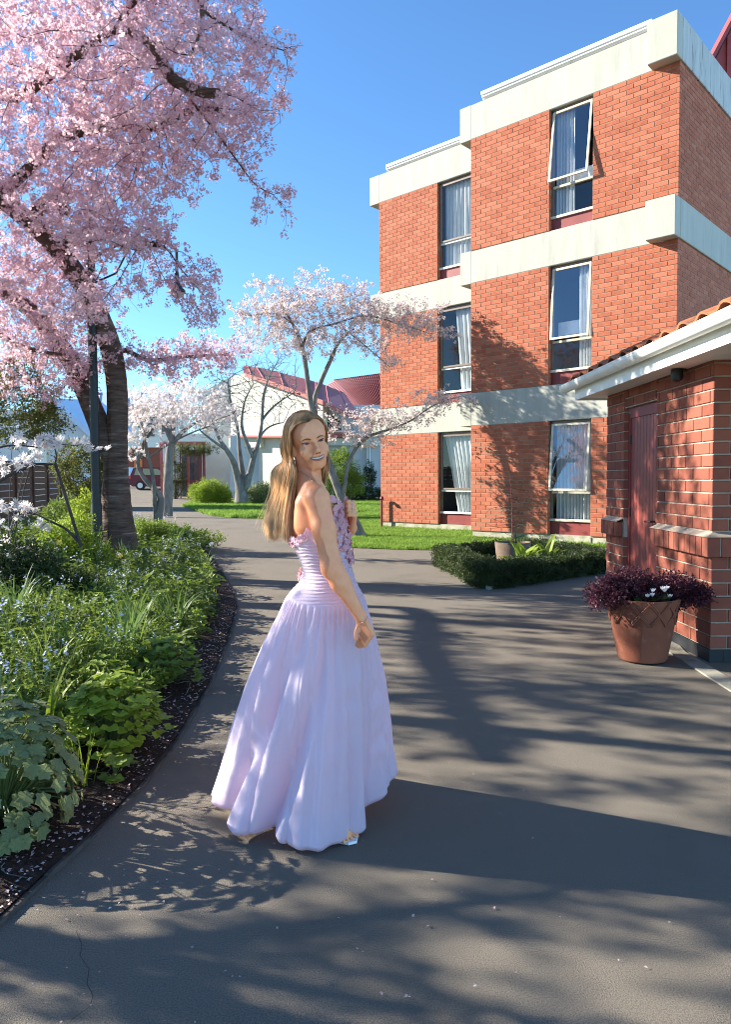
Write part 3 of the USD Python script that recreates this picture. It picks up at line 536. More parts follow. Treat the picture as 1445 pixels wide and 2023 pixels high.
# ------------------------------------------------------------------ far buildings on the left
lb = thing('cream_house', 'cream and grey house with steep blue grey roof behind the fence', 'house', at(120,950,34))
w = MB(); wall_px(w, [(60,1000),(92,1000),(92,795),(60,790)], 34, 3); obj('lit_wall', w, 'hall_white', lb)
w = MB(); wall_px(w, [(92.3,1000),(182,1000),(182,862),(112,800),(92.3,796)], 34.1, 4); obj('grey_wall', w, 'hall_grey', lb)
w = MB(); p = [at(96,790,33.8), at(108,788,33.8), at(190,862,33.8), at(182,868,33.8)]; q = [x+V3(.25,5,.5) for x in p]; w.add(p+q, [[0,1,2,3],[1,5,6,2],[4,5,1,0]]); obj('roof', w, 'zinc_blue', lb)
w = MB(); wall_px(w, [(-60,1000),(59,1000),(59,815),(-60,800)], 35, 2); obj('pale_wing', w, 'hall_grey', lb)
w = MB(); wall_px(w, [(-60,830),(40,840),(40,846),(-60,836)], 34.9, .05); obj('ledge', w, 'white_paint', lb)
fb = thing('far_house', 'pale two storey house with brick base and orange door behind the parked cars', 'house', at(260,940,66))
w = MB(); wall_px(w, [(185,955),(345,955),(345,884),(185,884)], 66, 5); obj('brick_base', w, 'shed_brick', fb)
w = MB(); wall_px(w, [(185,884),(345,884),(345,800),(185,800)], 65.8, 5); obj('upper_wall', w, 'hall_white', fb)
w = MB(); p = px_poly([(180,805),(350,805)], 65); q = px_poly([(185,775),(345,775)], 72); w.quad(p[0],p[1],q[1],q[0]); obj('roof', w, 'zinc_blue', fb)
for k in range(6): obj('roof_seam', MB().tube([p[0]+(p[1]-p[0])*(k+.5)/6+V3(0,0,.05), q[0]+(q[1]-q[0])*(k+.5)/6+V3(0,0,.05)], .05, 4), 'zinc_blue', fb)
w = MB(); wall_px(w, [(265,955),(281,955),(281,908),(265,908)], 65.9, .05); obj('door', w, 'orange_door', fb)
for x0, x1, y0, y1 in ((285,305,820,862),(215,235,820,862),(320,336,820,862),(265,282,890,905)):
    w = MB(); wall_px(w, [(x0,y1),(x1,y1),(x1,y0),(x0,y0)], 65.7, .05); wn = obj('window', w, 'glass_dark', fb)

# ------------------------------------------------------------------ parked cars
def car(name, label, paint, px, Y, flip, L=4.5):
    g0 = at(px, 940, Y); z = float(ground_z(0, Y)); o = V3(g0[0], Y, z); s = -1 if flip else 1
    t = thing(name, label, 'car', o, 'cars parked at the end of the path')
    prof = [(0,.45),(.02,.95),(.10,1.05),(.35,1.62),(.75,1.70),(2.3,1.68),(3.1,1.12),(4.2,.98),(4.45,.75),(4.5,.40),(4.1,.28),(.3,.28)]
    X = V3(s,0,0); obj('body', MB().prism(prof, o, X, V3(0,0,1), V3(0,1.75,0)), paint, t)
    for nm, poly in (('rear_window',[(.42,1.12),(.55,1.55),(1.0,1.58),(1.0,1.12)]),('side_window',[(1.07,1.12),(1.07,1.59),(2.15,1.57),(2.75,1.12)])):
        obj(nm, MB().prism(poly, o-V3(0,.012,0), X, V3(0,0,1), V3(0,.01,0)), 'car_glass', t)
    for x in (.85, 3.55):
        wh = obj('wheel', MB().lathe([(0,0),(.33,0),(.35,.03),(.35,.2),(0,.2)], 18), 'tyre', t) if False else None
        a = np.arange(18)*2*np.pi/18; mb = MB(); ring = lambda r, yy: np.stack([o[0]+s*x+r*np.cos(a), np.full(18, o[1]+yy), o[2]+.35+r*np.sin(a)],-1)
        v = np.vstack([ring(.0,-.02), ring(.35,-.02), ring(.35,.18)]); i = np.arange(18); j = (i+1)%18
        wp = obj('wheel', mb.add(v, np.vstack([np.stack([i,j,j+18,i+18],1), np.stack([i+18,j+18,j+36,i+36],1)])), 'tyre', t)
        v = np.vstack([ring(.0,-.03), ring(.2,-.03)]); obj('rim', MB().add(v, np.stack([i,j,j+18,i+18],1)), 'steel', t)
    obj('tail_light', MB().box(o+X*(-.01)+V3(0,-.01,.85), X*.18, V3(0,.2,0), (0,0,.22)), 'tail_light', t)
    obj('door_handle', MB().box(o+X*1.5+V3(0,-.03,.98), X*.18, V3(0,.02,0), (0,0,.03)), 'dark_metal', t)
car('parked_car', 'dark red hatchback seen from its rear side beyond the bed', 'car_red', 254, 54, False)
car('parked_car', 'silver car half hidden behind the dark red hatchback', 'car_silver', 262, 57, True)

# ------------------------------------------------------------------ brown board fence
fe = thing('board_fence', 'brown board fence behind the magnolia on the left', 'fence', at(60,1000,18))
A, B = at(-60,1000,14.0), at(140,980,22.5); A[2] = B[2] = 0; ln = np.linalg.norm(B-A); t = (B-A)/ln; nn = V3(t[1],-t[0],0); k = int(ln/1.3); fr = np.random.default_rng(3)
for i in range(k):
    for j in range(11):
        o = A+t*(i*ln/k+.04)+V3(0,0,.12+j*.152)+nn*fr.uniform(0,.012)
        obj('board', MB().box(o, t*(ln/k-.08), nn*.02, (0,0,.140), fr.uniform()), 'wood_brown', fe)
    obj('post', MB().box(A+t*(i*ln/k-.04)+V3(0,0,0)-nn*.03, t*.09, nn*.10, (0,0,1.86), .2), 'wood_brown', fe)
obj('cap_rail', MB().box(A+V3(0,0,1.80)-nn*.05, t*ln, nn*.14, (0,0,.04), .4), 'wood_brown', fe)

# ------------------------------------------------------------------ lamp post
LY = 10.2; lx = at(188,900,LY)[0]
lp = thing('lamp_post', 'dark green lamp post beside the pink cherry trunk', 'lamp post', (lx,LY,.2))
obj('post', MB().lathe([(.075,0),(.075,.9),(.062,.95),(.060,4.6),(.045,4.75),(.045,4.95),(0,5.0)],14,(lx,LY,.15)), 'dark_metal', lp, smooth=40)
hx, hz = at(350,560,LY)[0], at(350,588,LY)[2]
obj('arm', MB().tube([(lx,LY,4.45),(lx+.35,LY,4.62),(lx+.7,LY,4.68),(hx-.12,LY,4.66),(hx,LY,4.56),(hx,LY,hz+.34)], .022, 8), 'dark_metal', lp, smooth=40)
obj('brace', MB().tube([(lx,LY,4.1),(lx+.35,LY,4.25),(lx+.55,LY,4.62)], .014, 6), 'dark_metal', lp, smooth=40)
obj('lamp_hood', MB().lathe([(0,.34),(.03,.34),(.035,.22),(.06,.18),(.075,.13),(.11,.10),(.115,.065),(.10,.062),(0,.07)],20,(hx,LY,hz)), 'dark_metal', lp, smooth=40)
obj('lamp_glass', MB().lathe([(.095,.06),(.09,.03),(.06,.005),(0,-.005)],20,(hx,LY,hz)), 'lamp_glass', lp, smooth=True)
# ------------------------------------------------------------------ trees
look('bark_cherry', (.140,.082,.058), (.050,.030,.023), scale=3.2, rough=.85, spec=.2, bump=1.0, bscale=7, bdist=.03, stretch=(1.2,1.2,9), mottle=(1.6,(.26,.195,.15),.55,.70))
look('bark_grey', (.22,.195,.165), (.12,.105,.09), scale=6, rough=.9, spec=.15, bump=.7, bscale=20, bdist=.02, stretch=(1,1,.5))
look('bark_dark', (.075,.055,.045), (.040,.030,.026), scale=6, rough=.9, spec=.15)
look('blossom_pink', (.97,.785,.80), (.93,.665,.71), scale=1.6, rough=.7, spec=.15, tone=1.0, tone_col=(.36,.07,.13), per=.10, trans=.5, detail=2)
look('blossom_white', (.90,.83,.80), (.82,.73,.70), scale=1.5, rough=.7, spec=.15, tone=1.0, tone_col=(.36,.16,.08), per=.10, trans=.40, detail=2)
look('magnolia_white', (.92,.90,.86), (.86,.82,.80), scale=1.5, rough=.6, spec=.2, tone=1.0, tone_col=(.60,.42,.40), per=.06, trans=.40, detail=2)
look('leaf_olive', (.150,.165,.030), (.085,.095,.022), scale=1.8, rough=.5, spec=.35, tone=.6, tone_col=(.26,.24,.05), per=.25, trans=.4, detail=2)

def resample(pts, step):
    p = np.asarray(pts, float); d = np.concatenate([[0], np.cumsum(np.linalg.norm(np.diff(p[:,:3],axis=0),axis=1))]); n = max(2, int(d[-1]/step)+1); s = np.linspace(0, d[-1], n)
    from scipy.interpolate import PchipInterpolator
    return PchipInterpolator(d, p)(s)
def grow(limbs, att, step=.14, kill=.20, reach=.9, iters=70, seed=0, gravity=0.0, r0=.0032, e=2.35):
    """limbs: [(x,y,z,r) polylines]; branches then grow towards the points att. Returns nodes, parents, radii, number of limb nodes, limb ranges"""
    P, par, lim, ranges = [], [], [], []
    for L in limbs:
        q = resample(L, step); s = len(P)
        root = -1 if not P else int(np.argmin(np.linalg.norm(np.array(P)-q[0,:3],axis=1)))
        for i, x in enumerate(q): P.append(x[:3]); par.append(root if i == 0 else s+i-1); lim.append(x[3])
        ranges.append((s, s+len(q), root))
    P = [np.asarray(x) for x in P]; nl = len(P); r = np.random.default_rng(seed); att = np.asarray(att)
    alive = np.ones(len(att), bool)
    for _ in range(iters):
        if not alive.any(): break
        tree = cKDTree(np.array(P)); ids = np.nonzero(alive)[0]; d, nn = tree.query(att[ids], distance_upper_bound=reach); ok = np.isfinite(d)
        if not ok.any(): reach *= 1.6; continue
        u = att[ids[ok]]-np.array(P)[nn[ok]]; u /= np.linalg.norm(u,axis=1)[:,None]+1e-9; acc = {}
        for k, x in zip(nn[ok], u): acc[k] = acc.get(k, 0)+x
        new = []
        for k, x in acc.items():
            x = x/(np.linalg.norm(x)+1e-9)+r.normal(0,.28,3)+V3(0,0,-gravity)
            if par[k] >= 0:
                t = P[k]-P[par[k]]; x = x+.45*t/(np.linalg.norm(t)+1e-9)
            x /= np.linalg.norm(x); new.append((P[k]+x*step, k))
        base = len(P)
        for x, k in new: P.append(x); par.append(k)
        d2, _n = cKDTree(np.array([x for x, k in new])).query(att[ids]); alive[ids[d2 < kill]] = False
        # stuck attractors
        alive[ids[ok]] &= ~((d[ok] < step*.7))
    n = len(P); par = np.array(par); R = np.zeros(n); kids = np.bincount(par[par>=0], minlength=n)
    for i in range(n-1, -1, -1):
        if R[i] == 0: R[i] = r0**e
        if par[i] >= 0: R[par[i]] += R[i]
    # children of limb nodes that precede (root links backwards) are accumulated approximately
    R = R**(1/e); R[:nl] = np.array(lim)
    R[nl:] = np.minimum(R[nl:], .75*R[par[nl:]]**.0*np.maximum(R[par[nl:]],r0))
    return np.array(P), par, R, nl, ranges, kids
def chains(P, par, R, nl, thin=4):
    kids = [[] for _ in P]
    for i in range(nl, len(P)): kids[par[i]].append(i)
    mb = MB(); starts = [(p, c) for p in range(nl) for c in kids[p]]
    while starts:
        p, c = starts.pop(); line = [p, c]
        while kids[c]:
            k = sorted(kids[c], key=lambda i: -R[i]); starts += [(c, x) for x in k[1:]]; c = k[0]; line.append(c)
        rad = R[line].copy(); rad[0] = rad[1]
        if len(line) > 2: q = P[line].copy(); q[1:-1] = .25*q[:-2]+.5*q[1:-1]+.25*q[2:]
        else: q = P[line]
        mb.tube(q, rad, 5 if rad[0] > .012 else (4 if rad[0] > .006 else 3), cap=False)
    return mb
def trunk_mesh(P, R, ranges, n=14, seed=0, rough=.06):
    mb = MB()
    for i, (a, b, root) in enumerate(ranges):
        q = P[a:b].copy(); rr = R[a:b].copy()
        if root >= 0: q = np.vstack([P[root], q]); rr = np.concatenate([[rr[0]*1.05], rr])
        m = n if rr.max() > .06 else 8; s = MB().tube(q, rr, m); v, f = s.get()
        nz = meshkit.fbm(np.column_stack([v[:,0]*5, v[:,1]*5, v[:,2]*11]), 3, seed)-.5; k = np.repeat(np.arange(len(q)), m); c = q[k]; d = v-c
        v = c+d*(1+rough*4*nz)[:,None]; mb.add(v, f)
    return mb
def flower(mb, o, nrm, size, petals, r, wide=.55, tc=.0, centre=True):
    nrm = nrm/np.linalg.norm(nrm); a = np.cross(nrm, V3(.3,.5,.8)); a /= np.linalg.norm(a); b = np.cross(nrm, a); ph = r.uniform(0,6.28); t = r.uniform(0,.22)
    for k in range(petals):
        th = ph+k*2*np.pi/petals+r.normal(0,.1); d = a*math.cos(th)+b*math.sin(th); q = -a*math.sin(th)+b*math.cos(th); L = size*r.uniform(.85,1.1); up = r.uniform(.1,.5)
        mb.add([o, o+d*L*.62-q*L*wide*.5+nrm*L*up*.5, o+d*L+nrm*L*up*.7, o+d*L*.62+q*L*wide*.5+nrm*L*up*.5], [[0,1,2],[0,2,3]], [min(1,t+tc+.45), t*.6, t*.3, t*.6])
    if centre: s = size*.2; mb.add([o+nrm*s*.6+a*s, o+nrm*s*.6-a*s*.5+b*s*.85, o+nrm*s*.6-a*s*.5-b*s*.85], [[0,1,2]], .85)
def blossom_cluster(seed, n=8, rad=.045, size=.017, petals=5, wide=.75, bud=2, leaf=0):
    r = np.random.default_rng(seed); mb = MB()
    for _ in range(n):
        d = r.normal(size=3); d /= np.linalg.norm(d); flower(mb, d*rad*r.uniform(.45,1.15), d+r.normal(0,.35,3), size*r.uniform(.85,1.15), petals, r, wide)
    for _ in range(leaf):
        d = r.normal(size=3); d /= np.linalg.norm(d); q = np.cross(d, r.normal(size=3)); q /= np.linalg.norm(q); o = d*rad*.6
        mb.add([o, o+d*.02-q*.006, o+d*.038, o+d*.02+q*.006], [[0,1,2],[0,2,3]], .95)
    return mb
def ell(r, n, cx, cy, rx, ry, Y, rY):
    q = r.normal(size=(n,3)); q /= np.linalg.norm(q,axis=1)[:,None]; q *= r.uniform(0,1,(n,1))**(1/2.6)
    return np.array([at(cx+a*rx, cy+b*ry, Y+c*rY) for a, b, c in q])
def tree(name, label, cat, limbs, att, bark, protos, loc, seed, per_node=1.0, jitter=.06, maxr=.009, csize=(.75,1.25), thin=None, only=None, group=None, clear=None, roughness=.06, **kw):
    P, par, R, nl, ranges, kids = grow(limbs, att, seed=seed, **kw)
    t = thing(name, label, cat, loc, group); r = np.random.default_rng(seed+1)
    obj('trunk', trunk_mesh(P, R, ranges, seed=seed, rough=roughness), bark, t, smooth=60)
    b = chains(P, par, R, nl); obj('branches', b, bark if bark != 'bark_cherry' else 'bark_dark', t, smooth=True, kind='stuff')
    if protos:
        ids = np.nonzero((R < maxr) & (np.arange(len(P)) >= nl))[0]
        if only is not None: ids = ids[only(P[ids])]
        w = r.poisson(per_node, len(ids)); ids = np.repeat(ids, w); mid = r.uniform(0,1,(len(ids),1)); pos = P[ids]*mid+P[par[ids]]*(1-mid)+r.normal(0,jitter,(len(ids),3))
        if clear is not None: px_ = np.array([pixel(p) for p in pos]); pos = pos[np.hypot(px_[:,0]-clear[0], px_[:,1]-clear[1]) > clear[2]]
        n = len(pos); scatter('crown', protos, pos, rot_mats(r, n, up=False), r.uniform(*csize, n), r.integers(0,len(protos),n), t)
        print(name, 'nodes', len(P), 'clusters', n)
    return t, P, par, R
pxl = lambda pts: [tuple(at(x, y, Y))+(r,) for x, y, Y, r in pts]

# --- the big pink cherry
rc = np.random.default_rng(21)
cherry_limbs = [pxl(x) for x in (
 [(236,1110,10.5,.30),(233,1060,10.5,.255),(230,1000,10.5,.215),(229,930,10.5,.175),(231,860,10.5,.150),(232,780,10.45,.145),(222,700,10.4,.145),(197,630,10.3,.148),(165,565,10.1,.138),(120,500,9.9,.128),(60,440,9.7,.118),(0,392,9.5,.108),(-80,330,9.3,.09),(-200,230,9.2,.06)],
 [(222,905,10.5,.15),(204,860,10.5,.150),(180,800,10.55,.146),(150,730,10.65,.14),(115,678,10.8,.128),(70,622,10.9,.118),(20,586,11,.105),(-40,555,11,.09),(-140,490,11.2,.06)],
 [(118,498,9.9,.075),(140,462,9.75,.055),(190,455,9.5,.048),(240,468,9.3,.04),(290,482,9.1,.03),(325,488,9.0,.02)],
 [(60,438,9.7,.08),(110,392,9.4,.085),(128,420,9.3,.075)],
 [(0,390,9.5,.07),(60,330,9.1,.065),(130,270,8.7,.058),(220,250,8.4,.052),(300,252,8.2,.046),(370,222,8.0,.036),(430,215,7.8,.025)],
 [(-80,330,9.3,.07),(-20,190,8.6,.062),(40,190,8.2,.055),(150,110,7.8,.042),(230,60,7.6,.036),(300,90,7.5,.050),(345,160,7.4,.058),(385,178,7.4,.052),(432,185,7.3,.044)],
 [(226,706,10.45,.05),(245,692,10.5,.036),(295,712,10.6,.03),(360,706,10.7,.024),(440,700,10.8,.016)],
 [(230,60,7.6,.03),(330,-40,7.3,.03),(400,20,7.2,.022),(375,110,7.2,.014)],
 [(345,160,7.4,.014),(430,265,7.7,.011),(470,320,7.75,.009),(505,365,7.8,.007),(540,385,7.8,.0045)],
 [(400,20,7.2,.016),(480,70,7.4,.012),(560,100,7.6,.006)],
 [(-40,555,11,.06),(-20,640,10.5,.045),(60,690,10.2,.03),(130,700,10.0,.018)],
 [(-80,330,9.3,.06),(-200,150,8.5,.05),(-250,0,8,.04)], [(-20,190,8.6,.05),(-60,0,7.8,.04),(60,-150,7.4,.03),(240,-200,7.2,.02)])]
lobes = [(415,250,50,30,7.7,.3,26),(452,292,38,24,7.72,.25,22),(485,332,34,24,7.76,.25,18),(200,430,150,85,8.3,.6,230),(170,600,85,55,8.7,.5,80),(150,60,260,130,7.9,1.5,520),(400,60,150,100,7.5,1.0,200),(545,95,55,40,7.6,.4,26),(540,215,40,40,7.7,.4,20),(230,225,300,120,8.3,1.3,620),(465,190,95,85,7.7,.8,130),(120,370,190,110,9.2,1.2,360),(330,330,115,75,8.3,.8,130),
 (70,560,150,120,10.3,1.3,430),(250,470,120,60,9.2,.8,70),(385,560,60,60,9.0,.6,60),(350,705,140,50,10.8,.7,210),(110,690,170,85,10.6,1.0,430),(445,695,65,40,10.9,.5,60),(545,385,52,20,7.8,.25,30),(560,430,22,40,7.8,.2,14),(490,285,35,40,7.75,.3,22),(505,430,20,30,7.8,.2,8),
 (70,765,110,40,10.6,.8,100),(400,615,60,35,9.4,.5,34),(290,560,60,60,9.6,.5,24),(-230,300,220,330,9.5,1.8,420),(150,-160,330,130,7.8,1.5,320)]
att = np.vstack([ell(rc, int(n*2.7), cx, cy, rx, ry, Y, rY) for cx,cy,rx,ry,Y,rY,n in lobes])
pinks = [(blossom_cluster(100+i, 9), 'blossom_pink') for i in range(5)]
CH, CHP, CHpar, CHR = tree('cherry_tree', 'large pink flowering cherry with two thick leaning trunks in the bed', 'tree', cherry_limbs, att, 'bark_cherry', pinks, at(232,1085,10.5), 3, per_node=1.65, jitter=.045, step=.095, kill=.115, reach=.8, gravity=.10, maxr=.0075, r0=.0024, iters=110, roughness=.035)

# --- the pale blossom tree on the near lawn
TY = 17.15
ml = [pxl(x) for x in (
 [(712,1068,TY,.20),(706,1050,TY,.16),(694,1020,TY,.125),(676,985,TY,.105),(664,955,TY,.10),(650,915,TY,.085),(634,865,TY,.075),(618,815,TY,.066),(609,760,TY,.058),(603,715,TY,.054),(596,680,TY,.046),(578,640,TY-.1,.034),(560,610,TY-.2,.022)],
 [(640,885,TY,.06),(625,835,TY+.1,.062),(622,795,TY+.1,.058),(636,750,TY+.15,.054),(652,715,TY+.2,.048),(668,680,TY+.3,.036),(700,650,TY+.4,.022)],
 [(598,690,TY,.03),(612,655,TY,.026),(660,640,TY-.2,.022),(720,625,TY-.3,.016),(790,640,TY-.4,.012),(850,660,TY-.5,.008)],
 [(578,640,TY-.1,.02),(540,620,TY-.2,.014),(490,625,TY-.2,.010)],
 [(676,985,TY,.06),(682,955,TY-.1,.052),(688,920,TY-.15,.045),(704,885,TY-.25,.040),(730,862,TY-.35,.036),(765,850,TY-.5,.028),(805,835,TY-.6,.02),(860,800,TY-.75,.014),(915,782,TY-.85,.009)],
 [(680,650,TY+.3,.015),(730,690,TY,.012),(770,725,TY-.2,.008)])]
lobes2 = [(560,605,90,38,TY,.9,84),(640,592,90,34,TY,.9,90),(745,612,110,26,TY-.3,.9,96),(830,650,60,28,TY-.5,.5,44),(520,640,70,40,TY,.7,50),(600,670,120,40,TY,.9,80),(730,665,60,40,TY,.6,60),(770,715,25,16,TY-.2,.3,12),(700,840,60,38,TY-.3,.5,54),(790,825,75,28,TY-.6,.45,66),(870,790,65,22,TY-.75,.4,48),(740,880,40,16,TY-.4,.3,12),(482,612,36,20,TY,.4,10),(530,558,46,16,TY+.2,.4,16),(690,562,52,14,TY+.1,.4,16),(862,606,40,14,TY-.4,.3,10),(888,665,30,12,TY-.5,.3,7),(930,788,22,12,TY-.8,.2,6),(620,545,40,12,TY,.3,8)]
att = np.vstack([ell(rc, int(n*3.4), cx, cy, rx, ry, Y, rY) for cx,cy,rx,ry,Y,rY,n in lobes2])
whites = [(blossom_cluster(200+i, 9, .055, .021, leaf=2), 'blossom_white') for i in range(4)]
tree('blossom_tree', 'pale blossom tree with slender forked trunk on the near lawn', 'tree', ml, att, 'bark_grey', whites, at(712,1066,TY), 5, per_node=1.45, jitter=.06, step=.105, kill=.125, reach=.9, maxr=.008, csize=(.8,1.35), r0=.0026, iters=110)

# --- bare many-stemmed tree in front of the hall
BY = 39.0; bl = [pxl(x) for x in (
 [(478,992,BY,.40),(476,970,BY,.30),(470,945,BY,.20),(462,915,BY-.3,.17),(448,890,BY-.5,.13),(430,860,BY-.6,.08),(415,800,BY-.7,.06)],
 [(480,960,BY,.20),(478,925,BY+.3,.15),(474,895,BY+.3,.12),(470,850,BY+.5,.08),(455,790,BY+.6,.07),(450,750,BY+.6,.04)],
 [(484,965,BY,.22),(494,935,BY,.17),(501,905,BY-.2,.14),(512,870,BY-.3,.11),(518,830,BY-.4,.08),(520,790,BY-.4,.08),(530,750,BY-.5,.04)],
 [(501,905,BY-.2,.12),(490,880,BY-.4,.10),(478,840,BY-.6,.08),(482,800,BY-.8,.05),(500,760,BY-.8,.03)],
 [(518,830,BY-.4,.07),(545,800,BY-.5,.05),(575,780,BY-.6,.03)], [(448,890,BY-.5,.08),(420,870,BY-.8,.06),(395,850,BY-1,.04)], [(512,870,BY-.3,.07),(530,845,BY+.3,.05),(560,835,BY+.6,.03)])]
att = np.vstack([ell(rc, n, cx, cy, rx, ry, Y, rY) for cx,cy,rx,ry,Y,rY,n in [(500,770,105,60,BY,2.2,1500),(450,800,70,60,BY,1.8,560),(560,790,55,45,BY,1.2,420),(420,840,40,40,BY-.5,1,240),(540,720,60,40,BY,1.4,380)]])
tree('bare_tree', 'leafless grey tree with many stems in front of the white hall', 'tree', bl, att, 'bark_grey', None, at(480,990,BY), 7, step=.19, kill=.22, reach=2.2, r0=.0105, iters=120, e=2.6)

# --- small white blossom tree at the end of the bed, and its taller neighbour behind
SY_ = 13.6; sl = [pxl(x) for x in (
 [(309,1085,SY_,.10),(310,1040,SY_,.085),(315,1008,SY_,.078),(318,985,SY_,.06),(304,965,SY_,.05),(285,945,SY_,.042),(272,915,SY_,.038),(280,890,SY_,.036),(288,868,SY_,.034),(300,850,SY_,.028),(318,830,SY_+.1,.02)],
 [(309,1020,SY_,.05),(305,980,SY_-.05,.042),(302,940,SY_-.05,.038),(293,905,SY_-.05,.034),(288,880,SY_-.05,.032),(287,860,SY_-.1,.026),(270,820,SY_-.2,.016)],
 [(293,905,SY_-.05,.022),(330,880,SY_-.1,.018),(372,858,SY_-.2,.015),(415,842,SY_-.3,.010)], [(288,868,SY_,.02),(275,845,SY_+.1,.016),(262,800,SY_+.2,.010)])]
lobes3 = [(325,800,80,40,SY_,.8,110),(270,805,40,45,SY_,.6,50),(415,825,60,32,SY_-.2,.6,60),(380,770,60,25,SY_,.6,40),(440,850,36,18,SY_-.2,.4,18),(300,850,50,20,SY_-.1,.4,20),(255,870,28,40,SY_+.1,.4,30),(330,770,60,22,SY_+.2,.6,30)]
att = np.vstack([ell(rc, n*3, cx, cy, rx, ry, Y, rY) for cx,cy,rx,ry,Y,rY,n in lobes3])
stars = [(blossom_cluster(300+i, 4, .045, .036, 9, .30, leaf=1), 'magnolia_white') for i in range(4)]
tree('magnolia_tree', 'small white star magnolia with crooked stems at the far tip of the bed', 'tree', sl, att, 'bark_grey', stars, at(309,1080,SY_), 9, per_node=.95, jitter=.06, step=.10, kill=.125, maxr=.0075, r0=.0026, iters=110)
NY = 27.0; nl_ = [pxl(x) for x in ([(331,1020,NY,.19),(332,960,NY,.17),(335,900,NY,.15),(340,860,NY,.11),(345,800,NY,.07)],[(335,890,NY,.10),(365,850,NY,.07),(400,830,NY,.04)],[(338,870,NY,.09),(315,830,NY,.06),(290,800,NY,.04)])]
att = np.vstack([ell(rc, n, cx, cy, rx, ry, Y, rY) for cx,cy,rx,ry,Y,rY,n in [(350,800,110,45,NY,1.8,420),(260,800,50,40,NY,1,140),(410,800,50,50,NY,1,140)]])
tree('blossom_tree', 'grey trunked white blossom tree behind the star magnolia', 'tree', nl_, att, 'bark_grey', whites, at(331,1018,NY), 11, per_node=.8, jitter=.1, step=.18, kill=.22, iters=100, reach=1.5, csize=(1.4,2.2), maxr=.012)

# --- star magnolia at the left edge, close
GY_ = 7.4; gl = [pxl(x) for x in (
 [(-60,1130,GY_,0.0360),(-40,1010,GY_,0.0300),(0,950,GY_,0.0210),(40,930,GY_,0.0156),(75,917,GY_,0.0132),(108,917,GY_,0.0108),(112,900,GY_,0.0078),(105,878,GY_,0.0060),(150,880,GY_,0.0042)],
 [(-40,1010,GY_,0.0180),(-30,900,GY_,0.0144),(20,880,GY_,0.0096),(80,885,GY_+.2,0.0072)], [(160,1080,GY_,0.0168),(130,1045,GY_,0.0132),(100,1030,GY_,0.0096),(60,1010,GY_,0.0054)], [(-60,1040,GY_,0.0180),(0,1010,GY_,0.0120),(40,1000,GY_,0.0072)])]
lobes4 = [(110,872,60,16,GY_,.35,110),(180,878,34,12,GY_+.1,.25,70),(60,870,40,16,GY_,.3,60),(25,1000,55,14,GY_,.3,42),(25,920,45,22,GY_,.3,30),(85,1035,28,10,GY_,.2,22),(10,1090,30,20,GY_-.3,.2,6)]
att = np.vstack([ell(rc, n, cx, cy, rx, ry, Y, rY) for cx,cy,rx,ry,Y,rY,n in lobes4])
bigstars = [(blossom_cluster(400+i, 1, .02, .052, 13, .26), 'magnolia_white') for i in range(3)]+[(blossom_cluster(410, 2, .03, .055, 12, .26), 'magnolia_white')]
mg, MP, Mpar, MR = tree('magnolia_shrub', 'white star magnolia reaching in from the left edge', 'shrub', gl, att, 'bark_dark', bigstars, at(-60,1120,GY_), 13, per_node=.75, jitter=.03, step=.07, kill=.085, r0=.0022, iters=90)

# --- two more blossom trees that stand left of the frame and shade the path
def far_crown(cx, cy, cz, rx, ry, rz, n, seed):
    r = np.random.default_rng(seed); q = r.normal(size=(n,3)); q /= np.linalg.norm(q,axis=1)[:,None]; q *= r.uniform(.1,1,(n,1))**(1/2.4); return V3(cx,cy,cz)+q*V3(rx,ry,rz)
shade_trees = (
 ((-8.4,6.8,0), [((-7.7,6.5,4.4),(2.0,1.5,.9),300),((-9.0,5.45,5.75),(.8,.7,.55),150),((-8.6,4.6,4.6),(1.8,1.2,.8),190)], 'spreading blossom tree left of the view that shades the near path',
  [[(-8.4,6.8,0,.19),(-8.3,6.7,1.8,.16),(-7.9,6.5,3.4,.12),(-7.2,6.2,4.6,.05)],[(-8.3,6.7,1.8,.11),(-8.9,5.8,3.6,.085),(-9.0,5.2,5.2,.05)],[(-7.9,6.5,3.4,.07),(-8.3,7.3,4.4,.05),(-8.2,7.8,5.0,.03)]]),
 ((-10.4,10.8,0), [((-9.2,9.4,5.7),(2.4,2.1,1.0),380),((-8.6,7.6,5.2),(1.2,1.0,.6),80)], 'taller blossom tree left of the view that shades the middle of the path',
  [[(-10.4,10.8,0,.22),(-10.3,10.7,2.2,.18),(-9.9,10.5,3.8,.14),(-9.3,9.8,5.4,.07)],[(-10.3,10.7,2.2,.11),(-11.0,10.2,4.6,.08),(-11.1,9.8,5.8,.05)],[(-9.9,10.5,3.8,.10),(-9.15,10.56,4.6,.085),(-9.8,8.6,5.0,.08),(-10.5,6.7,5.4,.07)]]),
 ((-5.6,3.6,0), [((-4.6,2.75,2.0),(1.1,.7,.55),140),((-6.0,3.2,3.2),(1.5,1.0,.7),210),((-6.4,4.5,3.6),(1.4,.9,.6),150)], 'low blossom tree just left of the view that dapples the foreground',
  [[(-5.6,3.6,0,.12),(-5.6,3.6,1.0,.10),(-5.9,3.5,2.4,.07),(-6.2,3.4,3.4,.04)],[(-5.6,3.6,1.0,.06),(-4.9,3.3,1.7,.045),(-4.2,3.1,2.1,.02)],[(-5.9,3.5,2.4,.05),(-6.4,4.2,3.2,.035),(-6.6,4.8,3.8,.02)]]))
